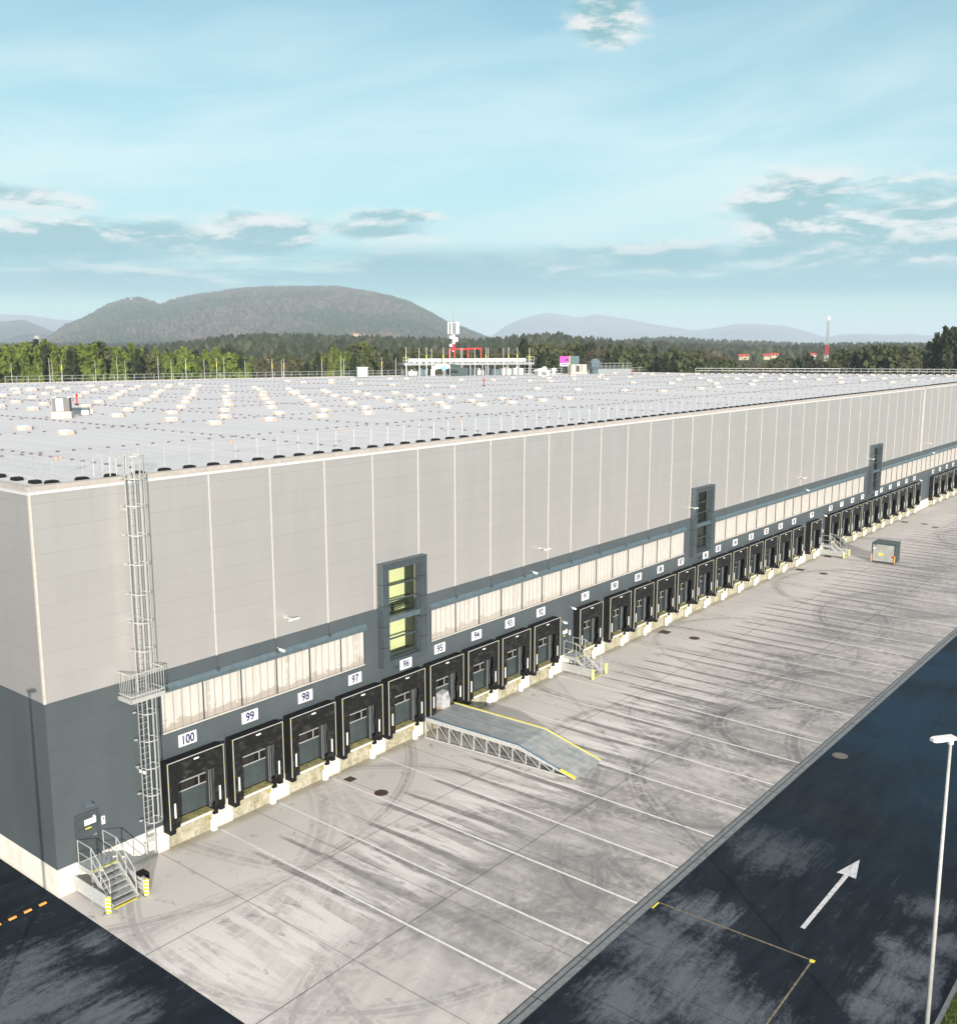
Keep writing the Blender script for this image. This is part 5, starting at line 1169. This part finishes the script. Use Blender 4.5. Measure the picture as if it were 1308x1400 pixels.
def trunkmesh(h, bare=False):
    m = MB(); m.tube((0, 0, 0), (.2, .1, h*.55), .32, 6, .2); m.tube((.2, .1, h*.55), (.1, -.1, h*.9), .2, 5, .05)
    for i in range(9 if bare else 5):
        a = i*2.4; z0 = h*(.3+.06*i); m.tube((.1, 0, z0), (math.cos(a)*h*.15, math.sin(a)*h*.15, z0+h*.16), .12, 4, .03)
    return m.mesh('trunk', M_BARK)
TR = trunkmesh(20.0); TRB = trunkmesh(20.0, True)
LBL = {'green': ('bushy_tree', 'bright green broadleaf tree in the belt behind the warehouse', 'bright green broadleaf trees behind the warehouse'),
       'greencone': ('spruce_tree', 'bright green pointed tree in the belt behind the warehouse', 'bright green pointed trees behind the warehouse'),
       'dark': ('pine_tree', 'dark pointed conifer in the belt behind the warehouse', 'dark conifers behind the warehouse'),
       'olive': ('broadleaf_tree', 'dull olive broadleaf tree behind the warehouse', 'olive broadleaf trees behind the warehouse'),
       'bare': ('bare_tree', 'bare brown winter tree behind the warehouse', 'bare brown trees behind the warehouse')}
def tree(u, D, vtop, k, wide=1.0):
    p = far(u, 480, D); h = zf(vtop, D)
    nm, lb, gp = LBL[k]
    t = thing(nm, lb, 'tree', (p.x, p.y, 0), random.uniform(0, 6.28), gp); s = h/20.0; t.scale = (s*wide, s*wide, s)
    c = bpy.data.objects.new('crown', random.choice(TV[k])); COL.objects.link(c); c.parent = t
    b = bpy.data.objects.new('trunk', TRB if k == 'bare' else TR); COL.objects.link(b); b.parent = t
top_pts = [(0, 474), (50, 470), (62, 468), (80, 474), (100, 477), (135, 471), (150, 478), (185, 474), (215, 482), (235, 477), (262, 484), (300, 480), (325, 484), (345, 492), (400, 487), (430, 488), (460, 478), (500, 472), (520, 483), (560, 478), (600, 486),
           (650, 482), (700, 478), (720, 466), (760, 474), (800, 470), (850, 474), (900, 478), (960, 484), (1000, 492), (1064, 492), (1090, 486), (1140, 484), (1180, 479), (1210, 473), (1250, 474), (1270, 476), (1282, 456), (1320, 455), (1340, 458)]
def topv(u): return float(np.interp(u, [p[0] for p in top_pts], [p[1] for p in top_pts]))
cnt = 0
for row, (D, dv, stp) in enumerate([(240, 5, 10.5), (262, 1, 9.5), (290, 0, 10)]):
    u = -60+row*3
    while u < 1350:
        if u < 250: k = random.choices(['green', 'greencone', 'dark', 'olive'], [.34, .36, .25, .05] if row < 2 else [.15, .2, .6, .05])[0]
        elif u < 350: k = random.choices(['green', 'greencone', 'dark', 'olive'], [.3, .2, .35, .15])[0]
        elif u < 520: k = random.choices(['greencone', 'dark', 'olive', 'bare'], [.12, .33, .25, .3])[0]
        elif u < 1270: k = random.choices(['dark', 'olive', 'bare'], [.42, .34, .24] if u < 950 else ([.28, .30, .42] if u < 1150 else [.2, .6, .2]))[0]
        else: k = 'dark'
        tree(u+random.uniform(-3, 3), D+random.uniform(-8, 8)+(15 if u > 500 else 0), topv(u)+dv+random.uniform(-5, 9), k, random.uniform(.75, 1.15)); cnt += 1
        u += stp*random.uniform(.75, 1.25)
# slender conifers that stand out above the belt
for u, D, v, k in [(62, 255, 467, 'greencone'), (49, 250, 469, 'dark'), (135, 250, 470, 'dark'), (305, 262, 477, 'dark'), (313, 262, 480, 'greencone'), (498, 250, 470, 'greencone'), (457, 260, 474, 'greencone'), (528, 265, 479, 'dark'), (718, 270, 466, 'dark'), (1290, 260, 452, 'dark')]:
    tree(u, D, v, k, .95)

# ------------------------------------------------------------------ woods, hills and mountains
F2 = Vector((math.cos(YAW), math.sin(YAW), 0)); R2 = rt
def uw(u_, w_): return CAM.x+R2.x*u_+F2.x*w_, CAM.y+R2.y*u_+F2.y*w_
def lat(px, w_): d = ray(px, 473.4); return w_*(d.x*R2.x+d.y*R2.y)/(d.x*F2.x+d.y*F2.y)
def elv(px, v): d = ray(px, v); return d.z/(d.x*F2.x+d.y*F2.y)      # rise per metre of forward distance
def fbm(x, y, seed, octs=5, base=1.0):
    r = np.random.default_rng(seed); out = np.zeros_like(x); a = 1.0
    for o in range(octs):
        for _ in range(3):
            th = r.uniform(0, 6.28); k = base*2**o; ph = r.uniform(0, 6.28); out += a*np.sin(k*(x*np.cos(th)+y*np.sin(th))+ph+1.3*np.sin(k*.6*(y*np.cos(th)-x*np.sin(th))+ph*2))/3
        a *= .5
    return out
class Ridge:
    def __init__(s, name, D, front, back, prof, treeh, mat, nu, nw, rough, seed):
        s.D, s.front, s.back, s.th, s.rough, s.seed = D, front, back, treeh, rough, seed
        s.px = np.array([lat(p[0], D) for p in prof]); s.hz = np.array([CAM.z+elv(p[0], p[1])*D-treeh for p in prof])
        us = np.linspace(s.px[0], s.px[-1], nu); ws = np.linspace(D-front, D+back, nw); U, Wd = np.meshgrid(us, ws)
        Z = s.height(U, Wd); X = CAM.x+R2.x*U+F2.x*Wd; Y = CAM.y+R2.y*U+F2.y*Wd
        V = np.stack([X.ravel(), Y.ravel(), Z.ravel()], 1)
        i = np.arange(nw-1)[:, None]*nu+np.arange(nu-1)[None]; Fc = np.stack([i, i+1, i+nu+1, i+nu], -1).reshape(-1, 4)
        s.o = structure(npmesh(name, V, Fc, mat, smooth=True))
    def height(s, U, Wd):
        t = np.where(Wd < s.D, (Wd-(s.D-s.front))/s.front, 1-(Wd-s.D)/s.back*.8); t = np.clip(t, 0, 1)
        crest = np.interp(U*s.D/Wd, s.px, s.hz)
        sc = s.front*.35
        n = fbm(U/sc, Wd/sc, s.seed)
        return -1+(crest+1)*(t**.8*(3-2*t)/1.0 if False else (np.sin(t*math.pi/2))**1.15)*(1+.0*n)+n*s.rough*np.sin(t*math.pi)*crest
wood_faces = None
def cones(name, ridge, n, hmin, hmax, mat, u0, u1, w0, w1, label, cat, gate=None):
    ua = rng.uniform(ridge.px[0] if u0 is None else lat(u0, ridge.D), ridge.px[-1] if u1 is None else lat(u1, ridge.D), n); wa = rng.uniform(w0, w1, n)
    z = ridge.height(ua, wa); k = z > 1
    if gate is not None: k &= gate(ua, wa)
    ua, wa, z = ua[k], wa[k], z[k]; n = len(ua)
    h = rng.uniform(hmin, hmax, n); r = h*rng.uniform(.22, .38, n); x = CAM.x+R2.x*ua+F2.x*wa; y = CAM.y+R2.y*ua+F2.y*wa
    ns = 5; ang = np.linspace(0, 2*math.pi, ns, endpoint=False)[None]+rng.uniform(0, 6.28, (n, 1)); jr = rng.uniform(.75, 1.25, (n, ns))
    base = np.stack([x[:, None]+np.cos(ang)*r[:, None]*jr, y[:, None]+np.sin(ang)*r[:, None]*jr, (z+h*.15)[:, None]+0*ang], -1)
    mid = np.stack([x[:, None]+np.cos(ang+.5)*r[:, None]*jr*.62, y[:, None]+np.sin(ang+.5)*r[:, None]*jr*.62, (z+h*rng.uniform(.5, .8, n))[:, None]+0*ang], -1)
    tip = np.stack([x+rng.normal(0, .4, n), y+rng.normal(0, .4, n), z+h], -1)[:, None]
    V = np.concatenate([base, mid, tip], 1).reshape(-1, 3); o = np.arange(n)[:, None, None]*(2*ns+1)
    i = np.arange(ns); j = (i+1) % ns
    T = np.concatenate([np.stack([i, j, i+ns], 1), np.stack([j, j+ns, i+ns], 1), np.stack([i+ns, j+ns, np.full(ns, 2*ns)], 1)], 0)[None]
    Fc = (T+o).reshape(-1, 3)
    return npmesh(name, V, Fc, mat, label=label, category=cat, kind='stuff')
rA = Ridge('wooded_rise', 900, 520, 500, [(-300, 478), (0, 480), (150, 478), (250, 470), (310, 461), (380, 459), (430, 460), (520, 462), (600, 465), (660, 466), (720, 461), (760, 458), (800, 464), (860, 468), (900, 470), (980, 474), (1050, 476), (1150, 474), (1250, 473), (1400, 470), (1650, 470)], 17, M_WOODN, 160, 40, .03, 3)
cones('woodland', rA, 15000, 12, 21, M_WOODN, None, None, 400, 1350, 'dark mixed woodland covering the low rise behind the tree belt', 'woodland',
      gate=lambda a, b: ~((a/b > lat(1003, 1)) & (a/b < lat(1064, 1)) & (b < 690)) & ~((a/b > lat(1106, 1)) & (a/b < lat(1116, 1)) & (b < 690)))
rB = Ridge('wooded_hills', 1700, 700, 700, [(-300, 470), (150, 470), (400, 462), (560, 464), (700, 468), (780, 472), (830, 470), (880, 462), (920, 461), (980, 465), (1040, 467), (1100, 470), (1200, 469), (1300, 470), (1650, 470)], 16, M_WOODM, 160, 30, .04, 8)
cones('woodland', rB, 9000, 12, 20, M_WOODM, None, None, 1150, 1900, 'hazier woodland on the hills further back at right', 'woodland')
rC = Ridge('forested_hill', 3600, 1500, 1500, [(-60, 480), (0, 478), (55, 470), (90, 447), (120, 436), (150, 420), (178, 412), (195, 410), (212, 415), (222, 419), (240, 411), (275, 404), (300, 401), (330, 396), (370, 394), (430, 393), (462, 393), (500, 399), (535, 406), (560, 414), (585, 427), (610, 441), (640, 452), (665, 462), (700, 474), (740, 480)], 14, M_HILL, 260, 90, .15, 5)
cones('hill_forest', rC, 34000, 9, 22, M_WOODH, None, None, 2150, 3700, 'grey green forest covering the big rounded hill', 'forest')
rD = Ridge('hazy_hill', 5600, 1800, 1800, [(-300, 440), (-60, 446), (0, 440), (35, 437), (60, 447), (85, 458), (120, 472), (160, 480)], 0, M_HILL, 80, 30, .05, 6)
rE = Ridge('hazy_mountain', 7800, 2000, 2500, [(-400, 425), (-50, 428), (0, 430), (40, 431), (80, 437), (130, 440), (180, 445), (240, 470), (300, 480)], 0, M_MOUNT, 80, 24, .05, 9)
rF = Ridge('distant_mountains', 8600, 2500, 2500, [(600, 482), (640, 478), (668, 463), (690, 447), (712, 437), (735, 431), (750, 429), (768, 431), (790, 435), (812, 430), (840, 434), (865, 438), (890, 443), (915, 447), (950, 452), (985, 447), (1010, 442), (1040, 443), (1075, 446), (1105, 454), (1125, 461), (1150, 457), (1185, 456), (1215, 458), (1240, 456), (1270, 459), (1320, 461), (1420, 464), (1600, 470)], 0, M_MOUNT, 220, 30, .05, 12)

# houses and the hilltop chapel
def house(u, v, D, w, d_, h, roofm, label, wallm=M_WHITE, rz=None):
    p = far(u, 480, D); zb_ = zf(v, D)
    t = thing('house', label, 'house', (p.x, p.y, zb_), YAW-math.pi/2+(rz or 0))
    MB().box(-w/2, w/2, -d_/2, d_/2, -h*2, h).build('house_wall', wallm, t)
    m = MB(); m.prism([(-d_/2-.5, h), (d_/2+.5, h), (0, h+d_*.25)], 'x', -w/2-.5, w/2+.5); m.build('house_roof', roofm, t)
    for k in range(max(2, int(w/4))): x = -w/2+(k+.5)*w/max(2, int(w/4)); MB().box(x-.6, x+.6, -d_/2-.06, -d_/2-.002, h*.35, h*.75).build('window', M_DGLASS, t)
for a in [(1016, 487.5, 640, 6, 5, .8, M_TILE, 'long red roofed yellow house in the woods, leftmost of the right hand group', M_HOUSE), (1047, 487, 650, 4, 5, .8, M_TILE, 'red roofed cream house in the woods, middle of the right hand group', M_HOUSE), (1058, 486, 662, 5, 5, .9, M_TILE, 'red roofed house with pale gable, just right of the middle one', M_HOUSE),
          (1111, 486.5, 650, 3, 5, 1.2, M_TILE, 'small red roofed house in the woods left of the lattice mast', M_WHITE),
          (366, 494, 420, 2.2, 2, .7, M_OTILE, 'tiny white house with orange roof between the trees at left', M_WHITE), (383, 491, 440, 1.8, 2, .8, M_TILE, 'tiny house with red roof between the trees at left', M_WHITE),
          (118, 473, 2300, 14, 10, 4, M_OTILE, 'pale house with orange roof at the foot of the hill', M_HOUSE), (126, 475, 2280, 12, 8, 4, M_WHITE, 'white house at the foot of the hill', M_WHITE), (52, 462, 4600, 18, 12, 4, M_OTILE, 'faint house with orange roof on the hazy left slope', M_HOUSE),
          (487, 459, 2260, 14, 8, 3, M_OTILE, 'pale house at the foot of the big hill', M_HOUSE), (495, 461, 2230, 10, 8, 3, M_WHITE, 'white house beside another at the foot of the big hill', M_WHITE)]:
    house(*a[:7], a[7], a[8])
p = far(185, 411.5, 3600); ch = thing('hilltop_church', 'tiny white church with a tower on the left summit of the hill', 'church', (p.x, p.y, p.z-8), YAW-math.pi/2)
MB().box(-9, 14, -6, 6, -8, 9).build('nave', M_WHITE, ch); m = MB(); m.prism([(-6.5, 9), (6.5, 9), (0, 15)], 'x', -9, 15); m.build('nave_roof', M_OTILE, ch)
MB().box(-14, -9.1, -3, 3, -8, 17).build('tower', M_WHITE, ch); MB().lathe([(3.6, 17), (.2, 24)], 4, (-11.5, 0, 0), ph=R(45)).build('spire', M_SLATE, ch)
# bare reddish clearings on the lower slope of the hill are covered by red-brown scrub
scr = cones('autumn_scrub', rC, 2600, 7, 13, simple('red_brown_scrub', (.20, .085, .05), .9), 540, 600, 2150, 2420, 'reddish brown scrub low on the big hill', 'scrub')

# ------------------------------------------------------------------ haze
hz = MB(); lo = -1.2
hz.box(-8000, 18500, -8900, 18500, lo, 330)
hm_ = bpy.data.materials.new('haze'); hm_.use_nodes = True; hn = NT(hm_.node_tree); hn.n.remove(hm_.node_tree.nodes['Principled BSDF'])
pv_ = hn.node('ShaderNodeVolumePrincipled'); pv_.inputs['Density'].default_value = 1.65e-4; pv_.inputs['Color'].default_value = (.67, .79, .91, 1); pv_.inputs['Anisotropy'].default_value = 0.0
hn.l.new(pv_.outputs[0], hn.n['Material Output'].inputs['Volume'])
ho = hz.build('haze', hm_); ho['kind'] = 'stuff'; ho['label'] = 'pale blue haze in the air over the whole landscape'; ho['category'] = 'haze'
scn.cycles.volume_bounces = 1; scn.cycles.transparent_max_bounces = 12
print('objects', len(bpy.data.objects), 'trees', cnt)
